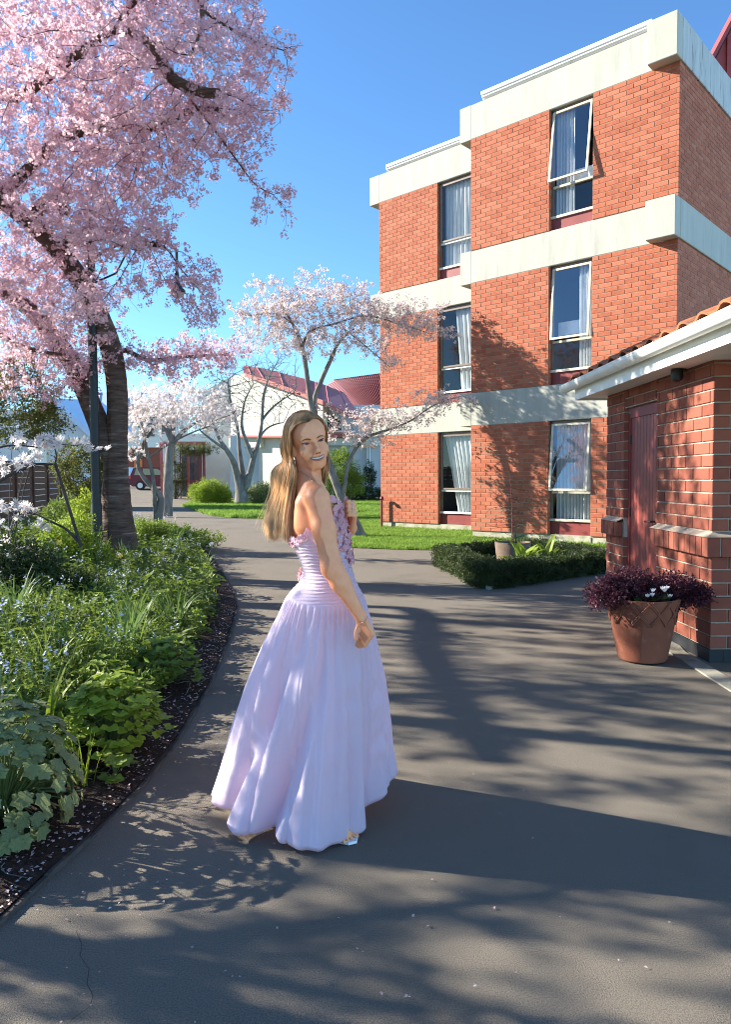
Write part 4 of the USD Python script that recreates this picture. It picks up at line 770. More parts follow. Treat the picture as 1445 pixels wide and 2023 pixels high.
for k, (base, bl_, lab, lim) in enumerate(shade_trees):
    att = np.vstack([far_crown(*c, *q, n, 40+k*7+j) for j, (c, q, n) in enumerate(bl_)])
    tree('blossom_tree', lab, 'tree', lim, att, 'bark_grey', whites, base, 30+k, per_node=.62, jitter=.08, step=.13, kill=.18, reach=1.6, maxr=.009, csize=(.9,2.0) if k < 2 else (.8,1.6), gravity=.03, r0=.0028, iters=100)
# ------------------------------------------------------------------ plants
def green(name, a, b, scale=1.5, rough=.5, trans=.38, tone_col=(.30,.34,.06), tone=.55, per=.22, spec=.3):
    look(name, a, b, scale=scale, rough=rough, spec=spec, tone=tone, tone_col=tone_col, per=per, trans=trans, detail=2)
green('leaf_fresh', (.235,.315,.038), (.160,.240,.028)); green('leaf_mid', (.155,.220,.032), (.105,.160,.025)); green('leaf_lime', (.300,.385,.035), (.200,.300,.030), tone_col=(.40,.42,.05))
green('leaf_grey', (.235,.260,.090), (.180,.208,.070), tone_col=(.27,.31,.16), trans=.2, rough=.65); green('leaf_strap', (.145,.225,.055), (.100,.170,.042), tone_col=(.22,.29,.08)); green('leaf_dark', (.036,.062,.018), (.022,.040,.012), tone_col=(.10,.13,.03), trans=.2)
green('leaf_box', (.036,.056,.013), (.020,.034,.009), tone_col=(.12,.15,.03), trans=.25); green('leaf_purple', (.075,.022,.034), (.045,.014,.022), tone_col=(.20,.05,.07), trans=.25)
look('petal_blue', (.62,.66,.86), (.74,.76,.88), scale=9, rough=.7, trans=.3); look('petal_yellow', (.80,.62,.10), rough=.6, trans=.3); look('petal_white', (.90,.88,.86), (.84,.80,.80), scale=9, rough=.6, trans=.3)
look('petal_fallen', (.40,.26,.24), (.58,.43,.40), scale=3, rough=.8, per=.2); look('stem', (.13,.17,.045), (.09,.12,.035), scale=4, rough=.6)
look('terracotta', (.215,.074,.042), (.17,.058,.034), scale=5, rough=.85, spec=.15, bump=.2, bscale=60, mottle=(6,(.25,.110,.070),.56,.75)); look('stone_pot', (.20,.145,.105), (.14,.10,.075), scale=8, rough=.9, spec=.1, bump=.3, bscale=50)

def unit(v): v = np.asarray(v, float); return v/(np.linalg.norm(v)+1e-9)
def leaf_lance(mb, o, d, up, L, W, tone=.3, bend=.3):
    d = unit(d); q = unit(np.cross(d, up)); n = np.cross(q, d); k = bend*L
    mb.add([o, o+d*L*.4-q*W*.5+n*W*.18, o+d*L*.42-n*k*.15, o+d*L*.4+q*W*.5+n*W*.18, o+d*L*.75-q*W*.36-n*k*.4, o+d*L*.77-n*k*.5, o+d*L*.75+q*W*.36-n*k*.4, o+d*L-n*k], [[0,2,1],[0,3,2],[1,2,5],[1,5,4],[2,3,6],[2,6,5],[4,5,7],[5,6,7]], tone)
def leaf_palm(mb, o, d, up, L, lobes, depth, tone=.3, cup=.18, r=None, fine=0.0):
    """a rounded, lobed leaf seen from above: fan of triangles from the stalk, its lobes cut by depth"""
    d = unit(d); q = unit(np.cross(d, up)); n = np.cross(q, d); m = lobes*4+1; th = np.linspace(-2.55, 2.55, m)
    rad = L*.55*(1-depth*(.5-.5*np.cos((np.arange(m)%4)/4*2*np.pi+np.pi)))*(1+.12*np.cos(th))
    if r is not None: rad = rad*(1+r.normal(0,.05,m))
    c = o+d*L*.42; z = cup*L*(rad/(L*.55))**2-.12*L*(np.arange(m)%4 == 2)*1.0*.5
    v = c+np.cos(th)[:,None]*rad[:,None]*d+np.sin(th)[:,None]*rad[:,None]*q+z[:,None]*n
    mb.add(np.vstack([[o],[c],v]), [[0,1,2]]+[[1,i+2,i+3] for i in range(m-1)]+[[0,m+1,1]], np.concatenate([[tone,tone],np.clip(tone+.15*(np.arange(m)%4==0),0,1)]))
def strap(mb, o, az, L, W, lean, droop, tone=.3, n=6):
    d = V3(math.cos(az), math.sin(az), 0); q = V3(-d[1], d[0], 0); p = np.asarray(o, float); v = []; a = lean; s = L/(n-1)
    for i in range(n):
        w = W*.5*(1-(i/(n-1))**2.2)+.0006; up_ = d*-math.cos(a)+V3(0,0,math.sin(a)); v += [p-q*w+up_*0, p+q*w]
        p = p+(d*math.sin(a)+V3(0,0,math.cos(a)))*s; a += droop*(i+1)/n
    mb.add(v, [[2*i,2*i+1,2*i+3,2*i+2] for i in range(n-1)], tone)
def stems(mb, tops, o, rad=.003, sway=.03, r=None):
    for t in tops:
        m = (o+t)/2+V3(r.normal(0,sway), r.normal(0,sway), .03); mb.tube([o+(V3(t[0]-o[0],t[1]-o[1],0)*.15), m, t], [rad, rad*.8, rad*.6], 3, cap=False)
# ---- kinds of plant; each is built at the origin, then copied
def forget_me_not(seed, h=.36, w=.2):
    r = np.random.default_rng(seed); lf, fl, st = MB(), MB(), MB()
    for k in range(15):
        a, R = r.uniform(0,6.28), w*r.uniform(0,1)**.6; top = V3(R*math.cos(a), R*math.sin(a), h*r.uniform(.65,1.1)); o = V3(R*.3*math.cos(a), R*.3*math.sin(a), 0)
        st.tube([o, (o+top)/2+V3(0,0,.02), top], [.0028,.002,.0016], 3, cap=False)
        for j in range(6):
            f = r.uniform(.1,.92); b = a+r.normal(0,1.3); leaf_lance(lf, o*(1-f)+top*f, V3(math.cos(b), math.sin(b), r.uniform(-.1,.7)), V3(0,0,1), r.uniform(.045,.085), r.uniform(.012,.020), r.uniform(0,1)**2)
        if r.uniform() < .36:
            for j in range(7):
                c = top+r.normal(0,.013,3)+V3(0,0,.008); flower(fl, c, V3(r.normal(0,.5),r.normal(0,.5),1), .0085, 5, r, .9, centre=False)
    return lf, fl, st
def columbine(seed, h=.34, w=.24, n=46, L=.075):
    r = np.random.default_rng(seed); lf, st = MB(), MB()
    for k in range(n):
        a = r.uniform(0,6.28); e = r.uniform(0,1)**.7; R = w*math.sin(e*1.5)*r.uniform(.85,1.1); top = V3(R*math.cos(a), R*math.sin(a), h*(math.cos(e*1.45)*.85+.15)*r.uniform(.85,1.1))
        st.tube([V3(0,0,0), top*.5+V3(0,0,.06), top], [.002,.0016,.0014], 3, cap=False)
        for j in range(3):
            b = a+(j-1)*1.15+r.normal(0,.2); d = V3(math.cos(b), math.sin(b), r.uniform(-.35,.25)); leaf_palm(lf, top, d, V3(math.cos(a)*.5,math.sin(a)*.5,1), L*r.uniform(.6,.95), 3, .30, (1-e)**2*.8+r.uniform(0,.15), .12, r)
    return lf, st
def straps(seed, n=34, L=.42, W=.017, w=.07, lean=.25, droop=.55):
    r = np.random.default_rng(seed); lf = MB()
    for k in range(n):
        a = r.uniform(0,6.28); R = w*r.uniform(0,1); strap(lf, V3(R*math.cos(a), R*math.sin(a), 0), a+r.normal(0,.4), L*r.uniform(.6,1.15), W*r.uniform(.7,1.2), abs(r.normal(lean,.15)), droop*r.uniform(.3,1.4), r.uniform(0,1)**2)
    return lf
def rosette(seed, n=22, L=.2, W=.075, rise=.9):
    r = np.random.default_rng(seed); lf = MB()
    for k in range(n):
        a = k*2.4+r.normal(0,.2); e = r.uniform(.15,1)*rise; leaf_lance(lf, V3(0,0,.02+.05*e), V3(math.cos(a)*(1.1-e*.7), math.sin(a)*(1.1-e*.7), e), V3(0,0,1), L*r.uniform(.65,1.1), W*r.uniform(.7,1.15), r.uniform(0,1)**2, .35)
    return lf
def clump(seed, n=26, rad=.05, L=.022, W=.012):
    r = np.random.default_rng(seed); mb = MB()
    for k in range(n):
        d = unit(r.normal(size=3)); o = d*rad*r.uniform(.2,1); x = unit(d+r.normal(0,.6,3)); q = unit(np.cross(x, r.normal(size=3))); l = L*r.uniform(.7,1.2); w = W*r.uniform(.7,1.2); n_ = np.cross(q, x)
        mb.add([o, o+x*l*.5-q*w*.5+n_*w*.2, o+x*l, o+x*l*.5+q*w*.5+n_*w*.2], [[0,1,2],[0,2,3]], r.uniform(0,1)**2)
    return mb
protos = {}
def plant(kind, label, group, parts, z=-6.0):
    """first copy of a kind; it is placed for good by the first use"""
    protos[kind] = dict(label=label, group=group, parts=parts, first=None)
def put(kind, x, y, rot=0, s=1.0, label=None, z=None):
    k = protos[kind]; z = float(bed_z(x, y)) if z is None else z
    if k['first'] is None:
        name = kind.rsplit('-',1)[0]; t = thing(name, label or k['label'], name.replace('_',' ') if len(name.split('_')) < 3 else 'plant', (x,y,z), None if label else k['group']); k['first'] = t; ORIG_t = ORIG[t]; ORIG[t] = V3(0,0,0)
        for nm, mesh, mat in k['parts']: obj(nm, mesh, mat, t)
        pr = stage.GetPrimAtPath(t); UsdGeom.Xformable(pr).AddRotateZOp().Set(float(rot)); UsdGeom.Xformable(pr).AddScaleOp().Set(Gf.Vec3f(s,s,s)); return t
    return dup(k['first'], (x,y,z), rot, s, label or k['label'], None if label else k['group'])
for i in range(3):
    a, b, c = forget_me_not(500+i); plant(f'forget_me_not-{i}', 'leafy forget-me-not dotted with small pale blue flowers in the bed', 'forget-me-nots filling the bed', [('foliage',a,'leaf_lime' if i == 1 else 'leaf_fresh'),('flowers',b,'petal_blue'),('stems',c,'stem')])
for i in range(2):
    a, b = columbine(520+i); plant(f'columbine-{i}', 'mounded columbine with round lobed green leaves in the bed', 'columbines in the bed', [('foliage',a,'leaf_mid' if i else 'leaf_fresh'),('stems',b,'stem')])
for i in range(2): plant(f'daffodil_clump-{i}', 'clump of arching strap leaves among the forget-me-nots', 'strap-leaved clumps in the bed', [('leaves',straps(540+i),'leaf_strap')])
plant('foxglove_rosette-0', 'rosette of broad soft green leaves in the bed', 'broad-leaved rosettes in the bed', [('leaves',rosette(560),'leaf_mid')])
plant('leafy_perennial-0', 'low leafy green perennial in the bed', 'leafy perennials in the bed', [('foliage',columbine(570,.28,.26,60,.055)[0],'leaf_dark')])
rp = np.random.default_rng(77)
# placing by dart throwing over the visible bed
fixed = [(-1.40,2.80,.36),(-1.24,3.52,.30)]; spots = []
def free(x, y, rad): return all((x-a)**2+(y-b)**2 > (rad*.5+c*.5)**2 for a, b, c in fixed+spots)
for tries in range(9000):
    y = 3.3+ (16.5-3.3)*rp.uniform()**1.25; ex = bed_x(y); x = ex-.30-rp.uniform()**1.1*min(4.5, .62*y+ex+.6)
    if y < 4.3 and x > ex-.42: continue
    if np.hypot(x+3.62,y-10.5) < .42 or np.hypot(x-lx,y-LY) < .2: continue
    rad = .27 if y < 6 else (.30 if y < 10 else .36)
    if free(x, y, rad): spots.append((x, y, rad))
print('bed plants', len(spots))
nz_ = meshkit.noise(np.array([(x*.9, y*.6, 3.3) for x, y, _ in spots]), 4); nz2 = meshkit.noise(np.array([(x*1.7, y*1.3, 9.1) for x, y, _ in spots]), 8)
for (x, y, rad), a, b in zip(spots, nz_, nz2):
    edge = bed_x(y)-x; u = rp.uniform(); far = y > 10.5
    if edge < .62 and y < 9: k = 'columbine' if u < .40 else ('forget_me_not' if u < .75 else ('foxglove_rosette' if u < .87 else 'leafy_perennial'))
    elif b > .74: k = 'daffodil_clump'
    elif a > .42 or u < .30: k = 'forget_me_not'
    elif u < .66: k = 'columbine'
    elif u < .84: k = 'leafy_perennial'
    else: k = 'foxglove_rosette'
    n = dict(forget_me_not=3, columbine=2, daffodil_clump=2, foxglove_rosette=1, leafy_perennial=1)[k]
    s = rp.uniform(.8,1.2)*(1.0 if edge > .6 else .78)*(1.15 if far else 1)
    put(f'{k}-{rp.integers(n)}', x, y, rp.uniform(0,360), s)
# low ground cover between them
gcp = [];
while len(gcp) < 5200:
    y = 3.4+13*rp.uniform()**1.2; ex = bed_x(y); x = ex-.26-rp.uniform()*min(4.8, .62*y+ex+.8)
    if y < 4.2 and x > ex-.36: continue
    gcp.append((x, y, float(bed_z(x,y))+rp.uniform(.02,.13)))
gcp = np.array(gcp); cl = [(clump(600+i, 22, .07, .05, .026), 'leaf_mid') for i in range(3)]+[(clump(610, 22, .07, .05, .022), 'leaf_fresh')]
scatter('ground_cover', cl, gcp, rot_mats(rp, len(gcp), up=False), rp.uniform(.7,1.3,len(gcp)), rp.integers(0,4,len(gcp)), '/World', label='low green ground cover between the taller plants of the bed', cat='ground cover')

# --- the grey-leaved plant at the lower left corner, leaf by leaf
gx_, gy_ = -1.44, 2.80; gz = float(bed_z(gx_,gy_)); gp_ = thing('grey_leaved_plant', 'grey-green plant of crinkled lobed leaves at the lower left corner', 'plant', (gx_,gy_,gz))
r = np.random.default_rng(640); sm = MB()
for k in range(440):
    e = r.uniform(-.45,1); a = r.uniform(0,6.28); c = math.sqrt(max(0,1-max(e,0)**2)); R = .285*r.uniform(.80,1.05); p = V3(gx_+R*c*math.cos(a), gy_+R*c*math.sin(a)*1.05, gz+.10+.36*max(e*.95,-.22)*r.uniform(.9,1.05)+.02); n = unit(V3(c*math.cos(a), c*math.sin(a), e+.35))
    d = unit(V3(math.cos(a),math.sin(a),-.55)+r.normal(0,.35,3)); d = unit(d-n*np.dot(d,n)); mb = MB(); leaf_palm(mb, p, d, n, r.uniform(.046,.072), 5, .30, r.uniform(0,.7), .10, r); obj('leaf', mb, 'leaf_grey', gp_)
    if k % 3 == 0: sm.tube([(gx_,gy_,gz),(p[0]*.5+gx_*.5,p[1]*.5+gy_*.5,p[2]*.6+gz*.4+.05),tuple(p)],[.004,.003,.0022],4,cap=False)
obj('stems', sm, 'stem', gp_)
# --- bright columbine next to it, sunlit
def near_columbine(x, y, h, w, n, L, mat, label, seed):
    z = float(bed_z(x,y)); t = thing('columbine', label, 'columbine', (x,y,z)); r = np.random.default_rng(seed); sm = MB()
    for k in range(n):
        a = r.uniform(0,6.28); e = r.uniform(0,1)**.75; R = w*math.sin(e*1.5)*r.uniform(.85,1.1); top = V3(x+R*math.cos(a), y+R*math.sin(a), z+h*(math.cos(e*1.5)*.85+.12)*r.uniform(.85,1.12))
        sm.tube([(x,y,z),(x*.5+top[0]*.5,y*.5+top[1]*.5,z+(top[2]-z)*.7),top],[.0022,.0018,.0014],3,cap=False); mb = MB()
        for j in range(3):
            b = a+(j-1)*1.2+r.normal(0,.2); leaf_palm(mb, top, V3(math.cos(b),math.sin(b),r.uniform(-.4,.15)), V3(math.cos(a)*.6,math.sin(a)*.6,1), L*r.uniform(.7,1.0), 3, .34, (1-e)*.6+r.uniform(0,.2), .1, r)
        obj('leaf', mb, mat, t)
    obj('stems', sm, 'stem', t); return t
near_columbine(-1.27,3.58,.36,.24,230,.056,'leaf_lime','bright lime green columbine sunlit beside the grey-leaved plant',650)
near_columbine(-1.33,4.75,.26,.22,120,.052,'leaf_mid','low green columbine leaning over the soil strip by the path edge',651)
near_columbine(-1.16,3.28,.10,.09,22,.055,'leaf_mid','tiny columbine seedling on the bare soil near the path edge',652)
# thin grassy stems by it
gs = thing('grass_tuft', 'thin straw-tipped grass tuft on the soil below the lime columbine', 'grass tuft', (-1.27,3.2,.05)); obj('blades', straps(655,26,.26,.006,.05,.18,.3), 'leaf_lime', '/World') if False else None
mb = straps(655,26,.24,.006,.05,.18,.3); v, f = mb.get(); obj('blades', MB().add(v+V3(-1.27,3.2,.04), f, mb.tones()), 'leaf_lime', gs)
for k, (x, y, lab) in enumerate(((-1.62,6.1,'largest clump of glossy strap leaves at the middle of the bed'),(-1.95,4.4,'clump of broad yellow-green strap leaves at the left edge'),(-1.63,3.55,'strap leaf clump arching between the grey plant and the lime columbine'))):
    t = thing('daffodil_clump', lab, 'daffodil clump', (x,y,float(bed_z(x,y)))); mb = straps(660+k, 46 if k == 0 else 16, .46 if k == 0 else .40, .020 if k == 0 else .024, .12, .2, .5); v, f = mb.get(); obj('leaves', MB().add(v+V3(x,y,float(bed_z(x,y))), f, mb.tones()), 'leaf_strap' if k == 0 else 'leaf_lime', t)
def named_rosette(x, y, L, W, n, lab, mat, seed):
    t = thing('broad_leaved_plant', lab, 'plant', (x,y,float(bed_z(x,y)))); mb = rosette(seed, n, L, W); v, f = mb.get(); per = len(v)//n
    for k in range(n): obj('leaf', MB().add(v[k*8:k*8+8]+V3(x,y,float(bed_z(x,y))), f[:0] if False else np.array([[0,2,1],[0,3,2],[1,2,5],[1,5,4],[2,3,6],[2,6,5],[4,5,7],[5,6,7]]), mb.tones()[k*8:k*8+8]), mat, t)
named_rosette(-1.50,5.45,.24,.085,24,'broad grey-green leaved plant hanging over the soil by the path','leaf_grey',670)
named_rosette(-2.5,8.0,.26,.10,20,'broad leaved plant below the cherry trunk','leaf_fresh',671)
# --- shrubs: stems and a crown of leaf clumps
def shrub(name, label, blobs, mat, n, seed, base, csize=(.8,1.3), cl=None, group=None, cat='shrub', stem='bark_dark', ns=9):
    """blobs: (centre, radii) ellipsoids"""
    r = np.random.default_rng(seed); t = thing(name, label, cat, base, group); w = np.array([np.prod(b[1])**(2/3) for b in blobs]); w /= w.sum(); pos = []
    for (c, rad), q in zip(blobs, w):
        m = max(3, int(n*q)); d = r.normal(size=(m,3)); d /= np.linalg.norm(d,axis=1)[:,None]; pos.append(np.asarray(c)+d*np.asarray(rad)*(r.uniform(.25,1.08,(m,1))**.6))
    pos = np.vstack(pos); pos = pos[pos[:,2] > base[2]-.02]; sm = MB()
    for k in range(ns*len(blobs)):
        e = pos[r.integers(len(pos))]; b = np.asarray(base)+V3(r.normal(0,.04),r.normal(0,.04),-.03); sm.tube([b, b*.45+e*.55+V3(0,0,.06*np.linalg.norm(e-b)), e], [.009,.006,.003], 4, cap=False)
    obj('stems', sm, stem, t)
    protos_ = cl or [(clump(seed*7+i, 26, .075, .045, .020), mat) for i in range(3)]
    scatter('foliage', protos_, pos, rot_mats(r, len(pos), up=False), r.uniform(*csize, len(pos)), r.integers(0,len(protos_),len(pos)), t); return t
tiny = lambda s, mat: [(clump(s+i, 34, .045, .016, .010), mat) for i in range(3)]
bx = lambda px, py, Y: at(px, py, Y)
c = bx(150,1162,7.4); shrub('box_ball', 'small clipped box ball in the middle of the bed', [((c[0],c[1],c[2]-.02),(.25,.25,.22))], 'leaf_box', 420, 701, (c[0],c[1],float(bed_z(c[0],c[1]))), cl=tiny(701,'leaf_box'))
c = bx(352,1112,10.6); shrub('box_ball', 'dark rounded box bush near the far end of the bed', [((c[0],c[1],c[2]-.08),(.30,.30,.24))], 'leaf_dark', 420, 702, (c[0],c[1],float(bed_z(c[0],c[1]))), cl=tiny(720,'leaf_dark'))
c = bx(35,1085,7.2); shrub('evergreen_shrub', 'dark evergreen shrub at the left edge under the magnolia', [((c[0],c[1],.50),(.42,.4,.36)),((c[0]-.5,c[1]+.2,.45),(.4,.4,.3))], 'leaf_dark', 520, 703, (c[0],c[1],float(bed_z(c[0],c[1]))))
c = bx(140,1030,9.2); shrub('golden_shrub', 'yellow-green shrub left of the lamp post', [((c[0],c[1],.62),(.36,.3,.36)),((c[0]+.1,c[1],.35),(.45,.3,.25))], 'leaf_lime', 360, 704, (c[0],c[1],float(bed_z(c[0],c[1]))))
c = bx(40,800,10.8); shrub('olive_shrub', 'tall thin shrub with olive leaves at the left edge', [((c[0]-.2,c[1],c[2]+.1),(.75,.5,.75)),((c[0]+.35,c[1],c[2]-.25),(.35,.3,.4))], 'leaf_olive', 520, 705, (c[0]-.3,c[1],float(bed_z(c[0]-.3,c[1]))), ns=4, csize=(.7,1.2))
c = bx(125,960,13.0); shrub('bushy_shrub', 'green bush in front of the board fence', [((c[0]+.1,c[1],.62),(.5,.5,.45))], 'leaf_mid', 320, 706, (c[0],c[1],.2), csize=(1,1.7))
c = bx(150,880,14.5); shrub('leafy_bush', 'tall leafy bush behind the magnolia flowers at the fence end', [((c[0]+.15,c[1],1.6),(.6,.5,.6)),((c[0]+.25,c[1],.8),(.45,.4,.5))], 'leaf_olive', 480, 707, (c[0],c[1],.2), csize=(1,1.6), ns=5)
c = bx(175,985,11.4); shrub('lime_perennial', 'bright lime feathery plant behind the lamp post', [((c[0],c[1],.85),(.28,.25,.42))], 'leaf_lime', 150, 708, (c[0],c[1],.22), csize=(.8,1.2))
c = bx(290,1040,12.6); shrub('flax_patch', 'reddish and green leafy patch between the two trunks', [((c[0],c[1],.45),(.42,.3,.26))], 'leaf_fresh', 200, 709, (c[0],c[1],.2))
c = bx(385,1060,14.6); shrub('perennial_mound', 'mound of fresh green perennials at the tip of the bed', [((c[0]-.1,c[1]-.3,.22),(.7,.7,.22)),((c[0]-.7,c[1]+.3,.25),(.6,.6,.26))], 'leaf_fresh', 420, 710, (c[0],c[1],.1))
c = bx(412,970,40.5); shrub('spring_shrub', 'yellow-green shrub at the foot of the hall wall beside the porch', [((c[0],c[1],.65),(1.1,.7,.75)),((c[0]+.6,c[1],.4),(.8,.6,.45))], 'leaf_lime', 520, 711, (c[0],c[1],.0), csize=(1.6,2.8))
c = bx(520,975,39.5); shrub('grey_shrub', 'pale grey-green shrub at the foot of the gable wall', [((c[0],c[1],.55),(.9,.6,.6))], 'leaf_grey', 320, 712, (c[0],c[1],.0), csize=(1.6,2.8))
c = bx(672,920,25.0); shrub('glossy_bush', 'bright green bush behind the pale blossom tree', [((c[0],c[1],1.7),(.62,.6,.7)),((c[0]+.35,c[1],1.3),(.5,.5,.5)),((c[0]-.2,c[1],.9),(.5,.5,.6))], 'leaf_fresh', 620, 713, (c[0],c[1],.0), csize=(1,1.8), ns=10)
c = bx(728,975,43.0); shrub('wall_creeper', 'dark creeper and low plants along the shaded hall wall', [((c[0],c[1],.45),(1.5,.5,.4)),((c[0]+.1,c[1]+1.5,1.5),(.35,.3,1.0)),((c[0]-.7,c[1]+1.5,1.1),(.3,.3,.7))], 'leaf_dark', 420, 714, (c[0],c[1],.0), csize=(1.5,2.5))
c = bx(345,930,45.7); shrub('trellis_creeper', 'brown creeper covering the porch trellis', [((c[0],c[1],1.7),(.75,.25,1.5)),((c[0]+1.4,c[1],3.3),(1.5,.4,.4))], 'leaf_olive', 420, 715, (c[0],c[1],.1), csize=(1.2,2.0), ns=16)
# daffodil flowers
for k, (px_, py_, Y, lab, mat) in enumerate(((417,1075,12.8,'single pale daffodil at the far tip of the bed','petal_white'),(238,1098,9.4,'bright yellow flower standing alone in the middle of the bed','petal_yellow'),(309,1078,12.3,'yellow daffodil below the magnolia trunk','petal_yellow'),(117,1072,8.2,'small yellow flower beside the evergreen shrub','petal_yellow'))):
    p = at(px_, py_, Y); b = V3(p[0]+.02, p[1], float(bed_z(p[0],p[1]))); t = thing('daffodil', lab, 'daffodil', b); r = np.random.default_rng(730+k)
    obj('stem', MB().tube([b, (b+p)/2, p], .004, 4), 'stem', t); mb = MB(); flower(mb, p, V3(.3,-1,.2), .042, 6, r, .6); obj('flower', mb, mat, t)
# --- clipped box hedge round the pot bed
HL, HF, HR, HB = V3(1.26,11.62,0), V3(1.56,9.22,0), V3(3.45,10.72,0), V3(2.95,12.5,0)
look('dry_soil', (.10,.075,.055), (.055,.040,.030), scale=20, rough=.95, bump=.8, bscale=50, bdist=.02)
obj('pot_bed', sheet([(1.16,11.72),(1.535,9.06),(3.58,10.66),(3.05,12.65)], .008), 'dry_soil', kind='structure')
ce = MB()
for a, b in ((V3(1.16,11.72,0),V3(1.535,9.06,0)),(V3(1.535,9.06,0),V3(3.58,10.66,0))):
    d = b-a; n = unit(V3(-d[1],d[0],0))*.05; ce.box(a-V3(0,0,.02), d, n, (0,0,.06))
obj('hedge_edging', ce, 'concrete', kind='structure')
hr = np.random.default_rng(740); hp, core = [], MB()
hd = thing('box_hedge', 'low clipped box hedge round the potted shrub', 'hedge', HF)
for a, b in ((HL,HF),(HF,HR),(HR,HB),(HB,HL)):
    d = b-a; L = np.linalg.norm(d); t = d/L; n = V3(-t[1],t[0],0); m = int(L*430); u = hr.uniform(-.1,L+.1,m); w_ = hr.uniform(-.19,.19,m); z = hr.uniform(.02,.29,m); side_ = hr.uniform(size=m)
    w_ = np.where(side_ < .55, np.sign(w_)*hr.uniform(.13,.20,m), w_); z = np.where(side_ >= .55, hr.uniform(.24,.31,m), z)
    wob = .04*np.sin(u*5+a[0]*3)+.03*np.sin(u*11.3); hp.append(a+u[:,None]*t+(w_*(1+wob*2))[:,None]*n+np.column_stack([0*z,0*z,z*(1+wob)])); core.box(a-t*.05-n*.13, t*(L+.1), n*.26, (0,0,.25))
hp = np.vstack(hp); obj('branches', core, 'leaf_dark', hd)
scatter('foliage', [(clump(750+i, 30, .050, .022, .014), 'leaf_box') for i in range(4)], hp, rot_mats(hr, len(hp), up=False), hr.uniform(.8,1.3,len(hp)), hr.integers(0,4,len(hp)), hd)
# pot in the middle with a bare wiry shrub
pc = V3(2.32,11.45,0); pt_ = thing('round_planter', 'round brown planter inside the box hedge', 'planter', pc)
obj('bowl', MB().lathe([(0,.01),(.25,.01),(.28,.36),(.285,.385),(.262,.385),(.255,.33),(0,.33)],28,pc), 'stone_pot', pt_, smooth=40); obj('soil', MB().lathe([(.256,.345),(0,.36)],20,pc), 'soil', pt_)
ba = np.vstack([V3(2.32,11.45,.86)+np.random.default_rng(5).normal(size=(420,3))*V3(.19,.19,.24)]); P_, par_, R_, nl__, rg_, kd_ = grow([[(2.30,11.45,.33,.011),(2.31,11.45,.7,.009),(2.30,11.45,1.0,.006),(2.27,11.45,1.42,.003)]], ba, step=.045, kill=.06, reach=.5, seed=8, r0=.0028)
ws = thing('wiry_shrub', 'leafless wiry shrub growing in the round planter', 'shrub', (2.30,11.45,.33)); obj('stem', trunk_mesh(P_, R_, rg_, n=6), 'panel_red', ws); obj('twigs', chains(P_, par_, R_, nl__), 'bark_dark', ws, kind='stuff')
mb = straps(760,22,.22,.012,.08,.2,.3); v, f = mb.get(); gt = thing('grassy_plant', 'grassy tuft at the foot of the wiry shrub in the planter', 'plant', (2.42,11.42,.34)); obj('leaves', MB().add(v+V3(2.42,11.42,.34), f, mb.tones()), 'leaf_dark', gt)
for k, (x, y, lab) in enumerate(((2.22,10.35,'left of two pale green broad-leaved plants inside the hedge'),(2.62,10.5,'right of two green broad-leaved plants inside the hedge'))):
    t = thing('hosta', lab, 'plant', (x,y,.02)); mb = rosette(770+k, 18, .40, .15, 1.2); v, tn = mb.get()[0], mb.tones()
    for j in range(18): obj('leaf', MB().add(v[j*8:j*8+8]*V3(1,1,1.15)+V3(x,y,.04), np.array([[0,2,1],[0,3,2],[1,2,5],[1,5,4],[2,3,6],[2,6,5],[4,5,7],[5,6,7]]), tn[j*8:j*8+8]), 'leaf_fresh' if k == 0 else 'leaf_mid', t)
# --- big terracotta pot by the outbuilding
tc = V3(2.11,5.52,.012); tp = thing('terracotta_pot', 'large terracotta pot with woven pattern beside the outbuilding', 'pot', tc)
prof = [(0,.0),(.172,.0),(.180,.012),(.216,.20),(.250,.40),(.262,.468),(.258,.476),(.240,.472),(.232,.44),(0,.42)]
obj('body', MB().lathe(prof,48,tc), 'terracotta', tp, smooth=40)
wb = MB(); rad_at = lambda z: np.interp(z, [0.012,.20,.40,.468],[.180,.216,.250,.262])
for k in range(11):
    for sgn in (1,-1):
        zz = np.linspace(.285,.468,9); aa = k*2*np.pi/11+sgn*np.linspace(0,.62,9); rr = rad_at(zz)+.002+.003*np.sin(np.linspace(0,9.4,9)+k*math.pi+(0 if sgn > 0 else math.pi))
        for off in (-.014,.014): wb.tube(np.column_stack([tc[0]+rr*np.cos(aa+off*2), tc[1]+rr*np.sin(aa+off*2), tc[2]+zz]), .0075, 5)
obj('woven_band', wb, 'terracotta', tp, smooth=True, kind='stuff'); obj('soil', MB().lathe([(.234,.43),(0,.44)],20,tc), 'soil', tp)
pz = tc[2]+.44; pr_ = np.random.default_rng(780); blobs = [((tc[0]-.05,tc[1]+.03,pz+.10),(.26,.22,.13)),((tc[0]-.28,tc[1]-.02,pz+.03),(.16,.16,.15)),((tc[0]-.30,tc[1]-.04,pz-.14),(.07,.09,.12)),((tc[0]+.22,tc[1]+.02,pz+.10),(.20,.18,.10)),((tc[0]+.38,tc[1]-.03,pz+.05),(.14,.13,.07)),((tc[0]+.27,tc[1]-.10,pz-.08),(.06,.06,.13))]
shrub('purple_shrub', 'dark purple leaved shrub spilling over the terracotta pot', blobs, 'leaf_purple', 900, 781, (tc[0],tc[1],pz), cl=[(clump(781+i, 20, .035, .022, .013),'leaf_purple') for i in range(3)], csize=(.8,1.3), ns=7)
cy = thing('cyclamen', 'white cyclamen flowering at the front of the terracotta pot', 'flower', (tc[0]+.02,tc[1]-.16,pz)); r = np.random.default_rng(790); lf, sm = MB(), MB()
